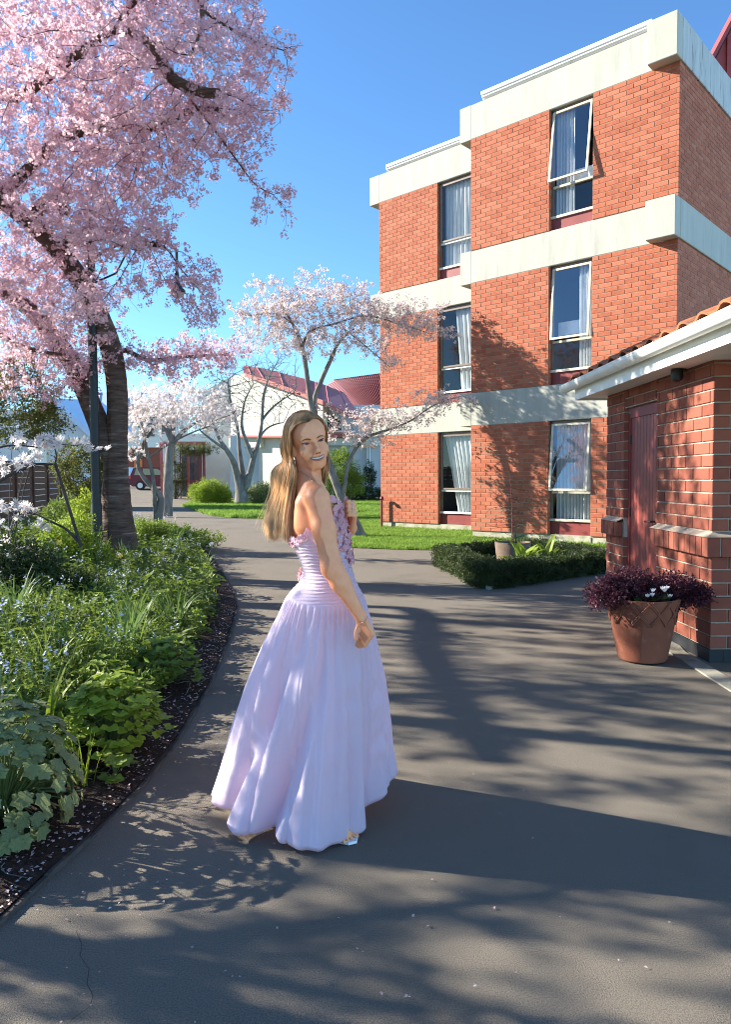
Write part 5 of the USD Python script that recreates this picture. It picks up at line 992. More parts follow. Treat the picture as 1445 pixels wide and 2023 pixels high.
for k in range(26):
    a, R = r.uniform(0,6.28), .10*r.uniform(0,1)**.5; leaf_palm(lf, V3(tc[0]+.02+R*math.cos(a)*1.3, tc[1]-.17+R*.6*math.sin(a), pz+.03+r.uniform(0,.03)), V3(math.cos(a),math.sin(a),.2), V3(0,-.4,1), .05, 3, .1, r.uniform(0,.5), .05, r)
obj('leaves', lf, 'leaf_dark', cy, kind='stuff')
for k, (dx, dz) in enumerate(((-.025,.10),(.045,.115),(.075,.118),(-.065,.06),(-.03,.068),(.10,.055),(.06,.10))):
    p = V3(tc[0]+.02+dx, tc[1]-.21, pz+dz); mb = MB()
    for j in range(5): b = j*1.257; d = unit(V3(math.cos(b)*.5, math.sin(b)*.35, 1)); leaf_lance(mb, p, d, V3(math.cos(b),math.sin(b),.2), .034, .020, .1, -.2)
    obj('flower', mb, 'petal_white', cy); sm.tube([V3(tc[0]+.02+dx*.5,tc[1]-.19,pz), p], .0018, 3)
obj('stems', sm, 'leaf_purple', cy)
# --- fallen petals and litter
pm = [(MB().add([(-.008,0,0),(0,-.006,.002),(.010,0,.001),(0,.006,.003)],[[0,1,2],[0,2,3]]),'petal_fallen'),(MB().add([(-.011,-.002,0),(0,-.007,.004),(.009,.002,.0),(-.002,.008,.002)],[[0,1,2],[0,2,3]]),'petal_fallen')]
pf = np.random.default_rng(800); y = np.concatenate([2.0+8*pf.uniform(size=1150)**1.2, pf.uniform(1.3,4,120)]); d = np.abs(pf.normal(0,.13,len(y)))+.02; x = bed_x(y)-d; z = bed_z(x,y)+.004+.05*(meshkit.fbm(np.column_stack([x*5,y*5,0*x]),3,5)-.5)*np.clip(d*5,0,1)
q = np.column_stack([x,y,z]); yp = 1.5+12*pf.uniform(size=700)**1.3; xp = bed_x(yp)+.03+pf.exponential(.9,700); q = np.vstack([q, np.column_stack([xp,yp,np.full(700,.005)])])
scatter('fallen_petals', pm, q, rot_mats(pf, len(q), .25), np.concatenate([pf.uniform(.5,1.05,len(y)), pf.uniform(.3,.75,700)]), pf.integers(0,2,len(q)), '/World', label='pale pink petals scattered over the soil strip and the path', cat='petals')
tw = MB(); r = np.random.default_rng(810)
for k in range(60):
    y0 = r.uniform(1.8,6); x0 = bed_x(y0)-r.uniform(.05,.35); a = r.uniform(0,6.28); l = r.uniform(.05,.16); z0 = float(bed_z(x0,y0))+.012; tw.tube([(x0,y0,z0),(x0+l*.5*math.cos(a),y0+l*.5*math.sin(a),z0+.008),(x0+l*math.cos(a+.3),y0+l*math.sin(a+.3),z0+.002)], [.0022,.002,.0012], 3)
obj('fallen_twigs', tw, 'bark_grey', kind='stuff', label='thin fallen twigs lying on the dark soil strip', cat='twigs')
# ------------------------------------------------------------------ the woman in the lilac dress
look('skin', (.78,.315,.145), (.72,.278,.122), scale=30, rough=.48, spec=.35, sss=.12, mottle=(14,(.78,.275,.145),.5,.75)); look('lips', (.52,.150,.085), rough=.35, spec=.45); look('teeth', (.58,.49,.39), rough=.25); look('eye_white', (.38,.33,.30), rough=.2); look('eye_dark', (.032,.017,.011), rough=.2, spec=.6); look('brow', (.16,.085,.048), rough=.7); look('mouth_dark', (.10,.022,.020), rough=.6)
look('gold', (.80,.62,.45), rough=.25, metal=1.0); look('nail', (.70,.42,.36), rough=.25)
look('lilac_cloth', (.95,.79,.89), (.93,.765,.875), scale=3, rough=.62, spec=.25, sheen=.15, trans=.28, bump=.22, bscale=26, bdist=.012, mottle=(5,(.94,.78,.885),.45,.7)); look('lace_pink', (.97,.60,.62), (.93,.52,.56), scale=22, rough=.8, trans=.25, per=.08); look('sandal', (.85,.80,.76), rough=.4)
n = {'g': ('geometry', {}), 's': ('separate_xyz', {}), 'm': ('map_range', dict(from_min=1.62, from_max=1.16, to_min=0., to_max=1., clamp=True)), 'r': ('rgb_ramp', dict(ramp=[(0,(.47,.26,.11)),(.3,(.62,.37,.165)),(.65,(.76,.51,.26)),(1,(.86,.63,.37))])),
     'z': ('noise_texture', dict(scale=46.0, detail=2.0)), 'mp': ('mapping', dict(scale=(1.0,1.0,.07))), 'k': ('map_range', dict(from_min=.35, from_max=.65, to_min=.62, to_max=1.4)), 'x': ('vector_math', dict(math_type='scale')), 'p': ('principled_bsdf', dict(roughness=.42, specular_ior_level=.45)), 't': ('translucent_bsdf', {}), 'mc': ('mix_closure', dict(fac=.32))}
MAT['hair'] = usdkit.material(stage, '/World/Looks/hair', n, [('g.position','s.vector'),('s.z','m.value'),('m.result','r.fac'),('g.position','mp.vector'),('mp.vector','z.vector'),('z.fac','k.value'),('r.color','x.vector1'),('k.result','x.scale'),('x.vector','p.base_color'),('x.vector','t.color'),('p.BSDF','mc.closure1'),('t.BSDF','mc.closure2')], surface='mc.closure')

# signed distances
def smin(a, b, k): h = np.clip(.5+.5*(b-a)/k, 0, 1); return b+(a-b)*h-k*h*(1-h)
def smax(a, b, k): return -smin(-a, -b, k)
def sph(p, c, r): return np.linalg.norm(p-np.asarray(c), axis=1)-r
def elp(p, c, r):
    q = (p-np.asarray(c))/np.asarray(r); k0 = np.linalg.norm(q, axis=1); k1 = np.linalg.norm(q/np.asarray(r), axis=1)+1e-9; return k0*(k0-1)/k1
def cone(p, a, b, ra, rb):
    a, b = np.asarray(a, float), np.asarray(b, float); ba = b-a; t = np.clip(((p-a)@ba)/(ba@ba), 0, 1); return np.linalg.norm(p-a-t[:,None]*ba, axis=1)-(ra+(rb-ra)*t)
def nets(fun, lo, hi, h):
    lo, hi = np.asarray(lo, float), np.asarray(hi, float); n = np.ceil((hi-lo)/h).astype(int)+1; c = 6
    nc = (n+c-1)//c+1; g = np.stack(np.meshgrid(*[np.arange(k) for k in nc], indexing='ij'),-1).reshape(-1,3); d = fun(lo+(g*c+c/2-.5)*h).reshape(nc)
    S = np.repeat(np.repeat(np.repeat(d,c,0),c,1),c,2)[:n[0],:n[1],:n[2]].astype(np.float32).copy(); near = np.repeat(np.repeat(np.repeat(np.abs(d) < c*h*1.25,c,0),c,1),c,2)[:n[0],:n[1],:n[2]]
    i = np.stack(np.nonzero(near),1); S[near] = np.concatenate([fun(lo+x*h) for x in np.array_split(i, max(1,len(i)//200000))])
    I = S < 0; cnt = np.zeros(n-1, np.int8); off = [(a,b,e) for a in (0,1) for b in (0,1) for e in (0,1)]; sl = lambda o: tuple(slice(q, n[k]-1+q) for k, q in enumerate(o))
    for o in off: cnt += I[sl(o)]
    cell = np.stack(np.nonzero((cnt > 0) & (cnt < 8)),1); idx = -np.ones(n-1, int); idx[tuple(cell.T)] = np.arange(len(cell))
    acc = np.zeros((len(cell),3)); w = np.zeros(len(cell))
    for o in off:
        for k in range(3):
            if o[k]: continue
            e = list(o); e[k] = 1; a = S[tuple((cell+o).T)].astype(float); b = S[tuple((cell+e).T)].astype(float); m = (a < 0) != (b < 0); t = np.where(m, a/(a-b+1e-12), 0); q = np.tile(np.array(o, float), (len(cell),1)); q[:,k] = t; acc[m] += q[m]; w[m] += 1
    v = lo+(cell+acc/w[:,None])*h; F = []
    for k in range(3):
        u, x = (k+1)%3, (k+2)%3; e = np.zeros(3,int); e[k] = 1; A = I[tuple(slice(0, n[q]-1) if q == k else slice(1, n[q]-1) for q in range(3))]; B = I[tuple(slice(1, n[q]) if q == k else slice(1, n[q]-1) for q in range(3))]
        p = np.stack(np.nonzero(A != B),1); s = A[tuple(p.T)]; p = p+np.array([0 if q == k else 1 for q in range(3)]); du = np.zeros(3,int); du[u] = 1; dx = np.zeros(3,int); dx[x] = 1
        q = np.stack([idx[tuple((p-du-dx).T)], idx[tuple((p-dx).T)], idx[tuple(p.T)], idx[tuple((p-du).T)]],1); q[~s] = q[~s][:, ::-1]; F.append(q)
    F = np.vstack(F); F = F[(F >= 0).all(1)]; return v, np.vstack([F[:,[0,1,2]], F[:,[0,2,3]]])

BY0 = 2.95
lady = thing('person', 'young woman in a strapless lilac ball gown looking back over her shoulder', 'person', (-.17, BY0, 0))
# head frame: ex to the picture's right, ey out of the face, ez up
yaw, rollh = math.radians(19), math.radians(13.5)
ey = V3(math.sin(yaw), -math.cos(yaw), .03); ey = unit(ey); xh = unit(np.cross(V3(0,0,1), ey))*1.0
if xh[0] < 0: xh = -xh
ex = math.cos(rollh)*xh+math.sin(rollh)*V3(0,0,1); ex = unit(ex-ey*np.dot(ex,ey)); ez = np.cross(ex, -ey) if np.cross(ex, -ey)[2] > 0 else np.cross(-ey, ex)
HC = at(620.5, 872.5, 2.862)-ey*.078           # centre of the head at eye level
M_h = np.stack([ex, ey, ez]); loc = lambda p: (np.asarray(p)-HC)@M_h.T; wor = lambda q: HC+np.asarray(q)@M_h
def head_sdf(q):
    s = 1.0
    d = elp(q, (0,-.018,.034), (.073,.093,.087)); d = smin(d, elp(q, (0,.028,.040), (.062,.055,.052)), .03)
    d = smin(d, elp(q, (0,.018,-.042), (.0455,.060,.054)), .030)
    d = smin(d, cone(q, (-.013,.050,-.078), (.013,.050,-.078), .021, .021), .028); d = smin(d, elp(q, (0,.066,-.093), (.018,.016,.016)), .020)
    for sx in (-1,1):
        d = smin(d, sph(q, (sx*.0345,.054,-.033), .0245), .022); d = smin(d, cone(q, (sx*.048,-.004,-.052), (sx*.015,.050,-.088), .0160, .0115), .018); d = smin(d, cone(q, (sx*.052,-.004,-.02), (sx*.048,-.004,-.052), .016, .016), .015)
        d = smin(d, cone(q, (sx*.012,.079,.017), (sx*.040,.066,.018), .009, .008), .014)
        d = smax(d, -elp(q, (sx*.031,.098,-.002), (.017,.024,.011)), .012); d = smin(d, elp(q, (sx*.031,.062,-.002), (.0145,.0155,.0125)), .005)
        d = smin(d, sph(q, (sx*.0105,.091,-.041), .0072), .006)
    d = smin(d, cone(q, (0,.076,.006), (0,.099,-.034), .0075, .0092), .012); d = smin(d, sph(q, (0,.101,-.0365), .0088), .008)
    d = smin(d, elp(q, (0,.074,-.066), (.026,.017,.020)), .016)
    return d
# joints
J = dict(neck=at(606,950,2.965), chest=at(615,1035,2.965), waist=at(648,1125,2.955), hip=at(643,1205,2.96), sR=at(628,985,2.815), eR=at(656,1122,2.745), wR=at(713,1218,2.745), sL=at(588,992,3.10), eL=at(628,1100,3.16), wL=at(695,1043,2.97))
Rv = V3(.5,-.87,0); Fv = V3(.87,.5,0)
kR = [at(735-4.6*i,1252+7.0*i,2.712+.006*i) for i in range(4)]   # near hand's knuckles
kL = [at(697+1.2*i,994+8.2*i,2.925-.006*i) for i in range(4)]
def arm(p, s, e, w, k):
    up = cone(p, s, s*.55+e*.45, .047, .0425); d = smin(up, cone(p, s*.55+e*.45, e, .0425, .0365), .025); f = e*.7+w*.3
    d = smin(d, cone(p, e, f, .0365, .036), .03); return smin(d, cone(p, f, w, .0365, .0215), .02)
def hand(p, w, kn, mids, tips, thumb, palm_r=.0125):
    d = None; c = sum(kn)/4
    for i in range(4):
        x = cone(p, w+(kn[i]-c)*.35, kn[i], .0150, palm_r-.001*i*.5); d = x if d is None else smin(d, x, .008)
    for i in range(4):
        r0 = (.0088,.0092,.0088,.0076)[i]; f = np.minimum(cone(p, kn[i], mids[i], r0+.001, r0), cone(p, mids[i], tips[i], r0, r0*.82)); d = smin(d, f, .0035)
    t = np.minimum(cone(p, thumb[0], thumb[1], .0125, .0102), cone(p, thumb[1], thumb[2], .0100, .0082)); return smin(d, t, .006)
midR = [at(724-4.2*i,1265+4.2*i,2.728+.006*i) for i in range(4)]; tipR = [at(711-2.2*i,1262+4.0*i,2.738+.004*i) for i in range(4)]
midL = [at(687+.6*i,991+8.6*i,2.895-.006*i) for i in range(4)]; tipL = [at(680+1.0*i,995+8.6*i,2.915-.006*i) for i in range(4)]
toe = on_ground(698,1656,.03)+V3(-.03,.045,0); heel = toe+V3(-.17,.12,.05); toe2 = V3(-.12,3.10,.03); heel2 = toe2+V3(-.19,.03,.05)
hipR, hipL = J['hip']+Rv*.08-V3(0,0,.06), J['hip']-Rv*.08-V3(0,0,.06); kneeR = (hipR+heel)/2+Fv*.04; kneeL = (hipL+heel2)/2+Fv*.05
def body_sdf(p):
    d = np.full(len(p), 1.0); z = p[:,2]
    def at_(m, f):
        if m.any(): d[m] = f(p[m])
    def upper(p):
        q = loc(p); nk = smin(cone(p, wor((0,-.022,-.060)), J['neck']+V3(0,0,-.01), .045, .049), cone(p, wor((-.035,-.020,-.050)), J['neck']+V3(-.02,-.02,-.01), .022, .030), .03); d = smin(head_sdf(q), nk, .022)
        for sx in (-1,): d = smin(d, elp(q, (-.073,-.006,-.012), (.008,.017,.028)), .008)
        for s, k in (('sR',1),('sL',-1)):
            tr = cone(p, J['neck']+V3(0,.0,.012)+Rv*k*.022, J[s]-Rv*k*.012+V3(0,0,.006), .040, .040); d = smin(d, tr, .045)
        rib = smin(cone(p, J['chest']+Rv*.060, J['waist']+Rv*.035, .078, .060), cone(p, J['chest']-Rv*.060, J['waist']-Rv*.035, .078, .060), .05)
        up = smin(cone(p, J['neck']-V3(0,0,.07)+Rv*.065, J['chest']+Rv*.06, .060, .084), cone(p, J['neck']-V3(0,0,.07)-Rv*.065, J['chest']-Rv*.06, .060, .084), .05); t = smin(rib, up, .05)
        hp = smin(cone(p, J['waist']+Rv*.03, J['hip']+Rv*.06, .058, .085), cone(p, J['waist']-Rv*.03, J['hip']-Rv*.06, .058, .085), .05); t = smin(t, hp, .04)
        for k in (1,-1): t = smin(t, sph(p, J['chest']+Fv*.062+Rv*k*.055-V3(0,0,.005), .052), .03)
        sc = cone(p, J['neck']-V3(0,0,.09)+Rv*.075-Fv*.055, J['chest']+Rv*.06-Fv*.062, .022, .02); t = smin(t, sc, .05)   # shoulder blade
        d = smin(d, t, .035)
        aR = arm(p, J['sR'], J['eR'], J['wR'], 1); hR = hand(p, J['wR'], kR, midR, tipR, (at(711,1233,2.745), at(704.5,1249,2.728), at(704,1262,2.716))); d = smin(d, smin(aR, hR, .012), .022)
        aL = arm(p, J['sL'], J['eL'], J['wL'], -1); hL = hand(p, J['wL'], kL, midL, tipL, (at(697,1030,2.945), at(689,1008,2.915), at(684,992,2.905))); return smin(d, smin(aL, hL, .012), .022)
    def lower(p):
        d = smin(cone(p, J['hip']+Rv*.06, hipR, .085, .08), cone(p, J['hip']-Rv*.06, hipL, .085, .08), .04)
        for h, k, e, t in ((hipR,kneeR,heel,toe),(hipL,kneeL,heel2,toe2)):
            d = smin(d, smin(cone(p, h, k, .085, .052), cone(p, k, e, .052, .034), .03), .03); d = smin(d, cone(p, e, t, .032, .020), .02)
            for i in range(5):
                s = unit(np.cross(t-e, V3(0,0,1))); b = t+s*(.018*(i-2))*1.0; d = smin(d, cone(p, b, b+unit(t-e)*(.035-.005*abs(i-1))-V3(0,0,.012), .009, .0075), .004)
        return d
    at_(z > .66, upper); m = z <= .80
    if m.any(): d[m] = np.where(z[m] > .66, np.minimum(d[m], lower(p[m])), lower(p[m]))
    return d
v, f = nets(body_sdf, (-.52,2.58,.0), (.10,3.30,1.72), .0034)
obj('body', (v, f), 'skin', lady, smooth=True)
print('body tris', len(f))
# ---- face: eyes, brows, lips and teeth lie on the head's surface
def surf(x, z, off=0.0):
    x, z = np.broadcast_arrays(np.asarray(x, float), np.asarray(z, float)); sh = x.shape; x, z = x.ravel(), z.ravel(); lo_, hi_ = np.full(len(x), .02), np.full(len(x), .13)
    for _ in range(22):
        m = (lo_+hi_)/2; ins = head_sdf(np.column_stack([x,m,z])) < 0; lo_ = np.where(ins, m, lo_); hi_ = np.where(ins, hi_, m)
    return wor(np.column_stack([x, lo_+off, z])).reshape(*sh,3)
def band(name, xs, zl, zu, mat, off=.0012, nv=5, bulge=0.0, part=None):
    """a strip over the face between two edges"""
    xs = np.asarray(xs); t = np.linspace(0,1,nv)[:,None]; Z = zl*(1-t)+zu*t; X = np.tile(xs,(nv,1)); O = off+bulge*np.sin(np.pi*t)*np.sin(np.pi*np.linspace(0.02,.98,len(xs)))[None]
    P = surf(X, Z); P = P+O[...,None]*ey; i = np.arange(P.shape[0]*P.shape[1]).reshape(P.shape[:2]); obj(name, (P.reshape(-1,3), np.stack([i[:-1,:-1],i[:-1,1:],i[1:,1:],i[1:,:-1]],-1).reshape(-1,4)), mat, lady, smooth=True)
u = np.linspace(-1,1,21)
for sx in (-1,1):
    c = sx*.0305; w = .0135; xs = c+u*w; sl = -.0012*sx*u*0; o_ = np.sqrt(np.clip(1-u**2,0,1)); tilt = .0018*u*sx
    band('eye_white', xs, -.0026*o_-.002+tilt, .0026*o_-.002+tilt, 'eye_white', .0010)
    ic = .0012; iw = .0075; xi = c+ic+u*iw; band('iris', xi, -.0030*o_-.0018, .0032*o_-.0018, 'eye_dark', .0016)
    band('lashes', c+u*(w+.0022)+sx*.0008, .0018*o_-.0022+tilt*1.4, .0056*o_**.8-.0016+tilt*1.8, 'eye_dark', .0022, 4, .001); band('lower_lash', xs, -.0042*o_-.002+tilt, -.0030*o_-.002+tilt, 'brow', .0014, 3)
    ub = np.linspace(0,1,21); xb = sx*(.0125+.036*ub); zb = .0105+.0070*np.sin(ub*2.2)-.006*ub**3; tb = .0029*(1-ub**2.2)*(.35+.65*np.minimum(1,ub*5))+.0006; band('eyebrow', xb if sx > 0 else xb[::-1], (zb-tb) if sx > 0 else (zb-tb)[::-1], (zb+tb*.7) if sx > 0 else (zb+tb*.7)[::-1], 'brow', .0014, 4, .0008)
    band('nostril', sx*.0062+u*.0036, -.0475-.0012*o_, -.0475+.0012*o_, 'mouth_dark', .0006, 3)
mw = .0305; xs = u*mw-.0012; cor = .0075*np.abs(u)**2.0; o_ = np.sqrt(np.clip(1-u**2,0,1))
mid = -.0665+cor; band('mouth_gap', xs, mid-.0058*o_, mid+.0046*o_, 'mouth_dark', .0008)
band('teeth', xs*.90, -.0662+cor*.81-.0034*o_, -.0662+cor*.81+.0036*o_, 'teeth', .0016, 5, .0018)
band('upper_lip', xs*1.04, mid+.0030*o_-.0002, mid+.0068*o_**.7*(1-.22*np.exp(-(u/.13)**2))+.0004, 'lips', .0016, 6, .0022)
band('lower_lip', xs*1.0, mid-.0112*o_**.8-.0004, mid-.0046*o_+.0002, 'lips', .0014, 6, .0036)
# ---- hair: a base shell and many strands that follow it
hr_ = np.random.default_rng(900)
def hair_path(side, a, jit=0.0, t_end=1.0, r=None):
    """a: 0 at the forehead .. 1 at the crown. side -1: the picture's left (near) side, +1: behind the far cheek"""
    S = lambda *p: wor(p)
    part = np.array([(.002,.079,.083),(.000,.062,.108),(.0,.030,.125),(.0,-.015,.131),(.0,-.065,.118),(.0,-.098,.088)])
    k = a*(len(part)-1); i = min(int(k), len(part)-2); 
    y0, y1 = .072-.160*a, (.036*(1-a)**2-.085*a) if side < 0 else (-.014-.075*a); o = .0085; A = []
    for ph in (0,28,52,74,94,108):
        y = y0+(y1-y0)*(ph/108)**(1+.5*(1-a)); q = math.sqrt(max(.05, 1-((y+.018)/(.093+o))**2)); x, z = (.073+o)*q*math.sin(math.radians(ph)), .034+(.087+o)*q*math.cos(math.radians(ph))
        x = max(x, (.077 if side < 0 else .070)*np.interp(ph, [0,28,60,80,108], [0,.40,.84,.98,1.04+(.16*a if side < 0 else -.06)]))
        A.append(S(side*x, y, z))
    if side < 0:
        A.append(S(-.083-.014*a, .004-.100*a, -.050)); Yf = 2.89+.11*a
        B = [at(583-36*a, 924, Yf), at(579-36*a, 962, Yf+.005), at(570-32*a+2*math.sin(a*7), 1005, Yf+.012), at(565-34*a+4*math.sin(a*9), 1052+6*math.sin(a*11+1), Yf+.015)]
    else:
        A.append(S(.066-.02*a, -.030-.070*a, -.050)); B = [at(644-40*a,915,2.95+.09*a), at(639-52*a,945,2.965+.10*a), at(633-60*a,968,2.98+.10*a)]
    return np.array(A+B)
from scipy.interpolate import CubicSpline
def spline(P, n):
    d = np.concatenate([[0], np.cumsum(np.linalg.norm(np.diff(P,axis=0),axis=1))]); return CubicSpline(d/d[-1], P)(np.linspace(0,1,n))
for side in (-1,1):
    na, nt = 26, 40; G_ = np.array([spline(hair_path(side, a), nt) for a in np.linspace(0,1,na)]); inner = G_+.0 ; c0 = wor((0,-.015,.02)); sh = G_.copy(); tt = np.linspace(0,1,nt)
    pull = np.where(tt < .45, .006, .004)[None,:,None]; dirc = sh-c0; dirc[...,2] *= (tt < .4)[None,:]; sh = sh-pull*dirc/(np.linalg.norm(dirc,axis=-1,keepdims=True)+1e-9); i = np.arange(na*nt).reshape(na,nt); q = np.stack([i[:-1,:-1],i[1:,:-1],i[1:,1:],i[:-1,1:]],-1).reshape(-1,4)
    keep = int(nt*.93); q = np.stack([i[:-1,:keep-1],i[1:,:keep-1],i[1:,1:keep],i[:-1,1:keep]],-1).reshape(-1,4); i = np.arange(na*keep).reshape(na,keep); q = np.stack([i[:-1,:-1],i[1:,:-1],i[1:,1:],i[:-1,1:]],-1).reshape(-1,4); obj('hair_mass', (sh[:, :keep].reshape(-1,3), q if side > 0 else q[:, ::-1]), 'hair', lady, smooth=True)
pts, cnts, wid = [], [], []
for side, N in ((-1,5200),(1,1700)):
    lock = hr_.normal(0,1,(40,3))
    for k in range(N):
        a = hr_.uniform(0,1)**(1.0); P = hair_path(side, a); n_ = 20; L = spline(P, n_); t = np.linspace(0,1,n_)[:,None]; g = lock[int(a*39)]
        lift = hr_.uniform(-.002,.0065); dv = L-c0; dv[:,2] *= (t[:,0] < .4); L = L+lift*dv/(np.linalg.norm(dv,axis=1,keepdims=True)+1e-9)
        L = L+t**1.5*(g*V3(.006,.004,.003)+hr_.normal(0,1,3)*V3(.0085,.008,.004))+.0026*np.sin(t*9+g[0]*3+hr_.uniform(0,1))*V3(1,.5,0)*t
        L[:,2] -= np.clip(t[:,0]-.75,0,1)*hr_.uniform(-.06,.10)*(1 if side < 0 else .4)
        if side < 0 and hr_.uniform() < .03: L = L+t**3*V3(-hr_.uniform(.01,.05),0,hr_.uniform(0,.02))
        pts.append(L); cnts.append(n_); w = np.full(n_, hr_.uniform(.0009,.0017)); w[-4:] *= [.9,.75,.5,.25]; wid.append(w)
hp_ = fresh(lady, 'hair'); bc = UsdGeom.BasisCurves.Define(stage, hp_); bc.CreateTypeAttr('linear'); bc.CreateCurveVertexCountsAttr(Vt.IntArray.FromNumpy(np.array(cnts, np.int32))); bc.CreatePointsAttr(Vt.Vec3fArray.FromNumpy((np.vstack(pts)-ORIG[lady]).astype(np.float32))); bc.CreateWidthsAttr(Vt.FloatArray.FromNumpy(np.concatenate(wid).astype(np.float32))); bc.SetWidthsInterpolation('vertex'); UsdShade.MaterialBindingAPI.Apply(bc.GetPrim()).Bind(MAT['hair']); data(bc.GetPrim(), kind='stuff')
# ---- dress: ruched bodice
rings = np.array([(975,573,676),(1000,568,680),(1020,565.5,681),(1044,568.5,684),(1070,577,685.5),(1098,590,689),(1126,601,693.5),(1150,592,701),(1168,575,710),(1186,561,719),(1205,552,727)], float)
def ring(py, th, grow=0.0):
    xl, xr = np.interp(py, rings[:,0], rings[:,1]), np.interp(py, rings[:,0], rings[:,2]); a = at(xl, py, BY0); b = at(xr, py, BY0); c = (a+b)/2; w = (b[...,0]-a[...,0])/2 if False else None
    return xl, xr
def bod(th, py, off=0.0):
    """point of the bodice; th = 0 towards the picture's right (her front), growing towards the far side"""
    th, py = np.broadcast_arrays(np.asarray(th, float), np.asarray(py, float)); xl, xr = np.interp(py, rings[:,0], rings[:,1]), np.interp(py, rings[:,0], rings[:,2])
    d = BY0/ (FWD[1]+ (py-CY)/FPX*-UPV[1]); z = EYE[2]+d*(FWD[2]-(py-CY)/FPX*UPV[2]); sc = d/FPX*1.0; X0 = ((xl+xr)/2-CX)*sc+.007*d*0; w = (xr-xl)/2*sc+off; b = np.interp(py, [975,1044,1126,1205],[.128,.152,.118,.185])+off
    Xc = at(700, 1000, BY0)[0]*0+X0-(py-CY)*0
    return np.stack([Xc+w*np.cos(th), BY0+.012+b*np.sin(th), z], -1)
nth, npy = 150, 170; TH = np.linspace(0,2*np.pi,nth,endpoint=False)
top = 1037-26*np.cos(TH)-22*np.clip(np.cos(TH),0,1)+4.0*np.abs(np.sin(TH*9)) ; bot = 1172+14*np.clip(-np.sin(TH),-1,1)+3*np.cos(TH)
tt = np.linspace(0,1,npy)[:,None]; PY = top[None]*(1-tt)+bot[None]*tt; TT = np.tile(TH,(npy,1))
ns_ = meshkit.fbm(np.stack([np.cos(TT)*2.2, np.sin(TT)*2.2, PY*.02],-1), 3, 3); pl = np.sin(PY*1.0+5*ns_+1.5*np.cos(TT+.8))+.5*np.sin(PY*.63+8*ns_-1.2*np.cos(TT*2))
offs = .0045+.0015*pl*np.clip((PY-1050)/25,0.15,1)+.003*(ns_-.5); Bv = bod(TT, PY, 0)+offs[...,None]*np.stack([np.cos(TT),np.sin(TT),0*TT],-1); i = np.arange(npy*nth).reshape(npy,nth); i2 = np.roll(i,-1,1)
Bin = Bv[0]-.004*np.stack([np.cos(TH),np.sin(TH),0*TH],-1)-V3(0,0,.03); vv = np.vstack([Bv.reshape(-1,3), Bin]); k0 = npy*nth; j = np.arange(nth); j2 = (j+1)%nth
dress = fresh(lady, 'dress'); UsdGeom.Xform.Define(stage, dress)
obj('bodice', (vv, np.vstack([np.stack([i[:-1],i[1:],i2[1:],i2[:-1]],-1).reshape(-1,4), np.stack([j,j2,k0+j2,k0+j],1)])), 'lilac_cloth', dress, smooth=True)
# ---- skirt: gathered at the hip, falling in deep folds to a bubble hem
hem_deg = np.array([0,24,40,70,95,125,150,176,196,206,226,240,248,262,285,304,322,335,348]); hem_r = np.array([.345,.395,.385,.41,.44,.43,.42,.425,.37,.34,.415,.36,.335,.385,.375,.345,.310,.285,.310]); hem_z = np.array([.11,.13,.11,.06,.05,.05,.05,.055,.06,.08,.040,.06,.06,.034,.026,.020,.030,.06,.09])
def per(x, y, q): return np.interp(q % 360, np.concatenate([x-360, x, x+360]), np.tile(y,3))
nt_, ns2 = 420, 120; th = np.linspace(0,2*np.pi,nt_,endpoint=False); S = np.concatenate([np.linspace(0,1,ns2)])[:,None]; D = np.degrees(th)[None]
from scipy.ndimage import gaussian_filter1d
hr0 = gaussian_filter1d(per(hem_deg,hem_r,np.degrees(th)), 4, mode='wrap'); hz0 = gaussian_filter1d(per(hem_deg,hem_z,np.degrees(th)), 5, mode='wrap')
pyt = 1172+14*np.clip(-np.sin(th),-1,1)+3*np.cos(th)-3; T0 = bod(th, pyt, .006)
C1 = V3(-.245,3.03,0); Hx = C1[0]+hr0*np.cos(th); Hy = C1[1]+hr0*np.sin(th)
Sx = S**.93
Xs = T0[:,0]*(1-Sx)+Hx*Sx; Ys = T0[:,1]*(1-Sx)+Hy*Sx; Zs = T0[:,2]*(1-S)+hz0*S
cx_, cy_ = (T0[:,0].mean()*(1-Sx)+C1[0]*Sx), (T0[:,1].mean()*(1-Sx)+C1[1]*Sx); ux, uy = Xs-cx_, Ys-cy_; nr = np.sqrt(ux**2+uy**2); ux, uy = ux/nr, uy/nr
def wrapd(x): return (x+180)%360-180
def valley(dc, s, width, depth, s0): return -depth*np.exp(-(wrapd(D-dc)/width)**2)*np.clip((s-s0)/(1-s0),0,1)**.8
dis = .020*np.sin(np.pi*np.clip(S*1.15,0,1))*np.ones_like(D)+.012*np.exp(-(S/.10)**2)*0
gath = .0058*np.sin(np.radians(D)*46+2*np.sin(np.radians(D)*5))*np.exp(-(S/.16)**2)*np.clip(S*30,0,1); dis = dis+gath
xx = np.radians(D)*5.5+.7*np.sin(np.radians(D)*3+.5)-.5*S; dis = dis+(.006+.011*S)*(2*np.abs(np.sin(xx))**.55-1.4)*np.clip(S*4,0,1)+(.004+.013*S)*np.sin(np.radians(D)*23+2*np.sin(np.radians(D)*4)+S)*np.clip(S*6,0,1)*(1-.6*S)
dis = dis+valley(205+34*(1-S)/.7,S,7+5*(1-S),.085,.05)+valley(244+27*(1-S)/.65,S,6+5*(1-S),.085,.04)+valley(330-12*(1-S),S,9,.05,.15)+valley(292-6*(1-S),S,10,.018,.0)+valley(222+28*(1-S),S,5,.018,.0)+valley(268+4*(1-S),S,5,.012,.0)
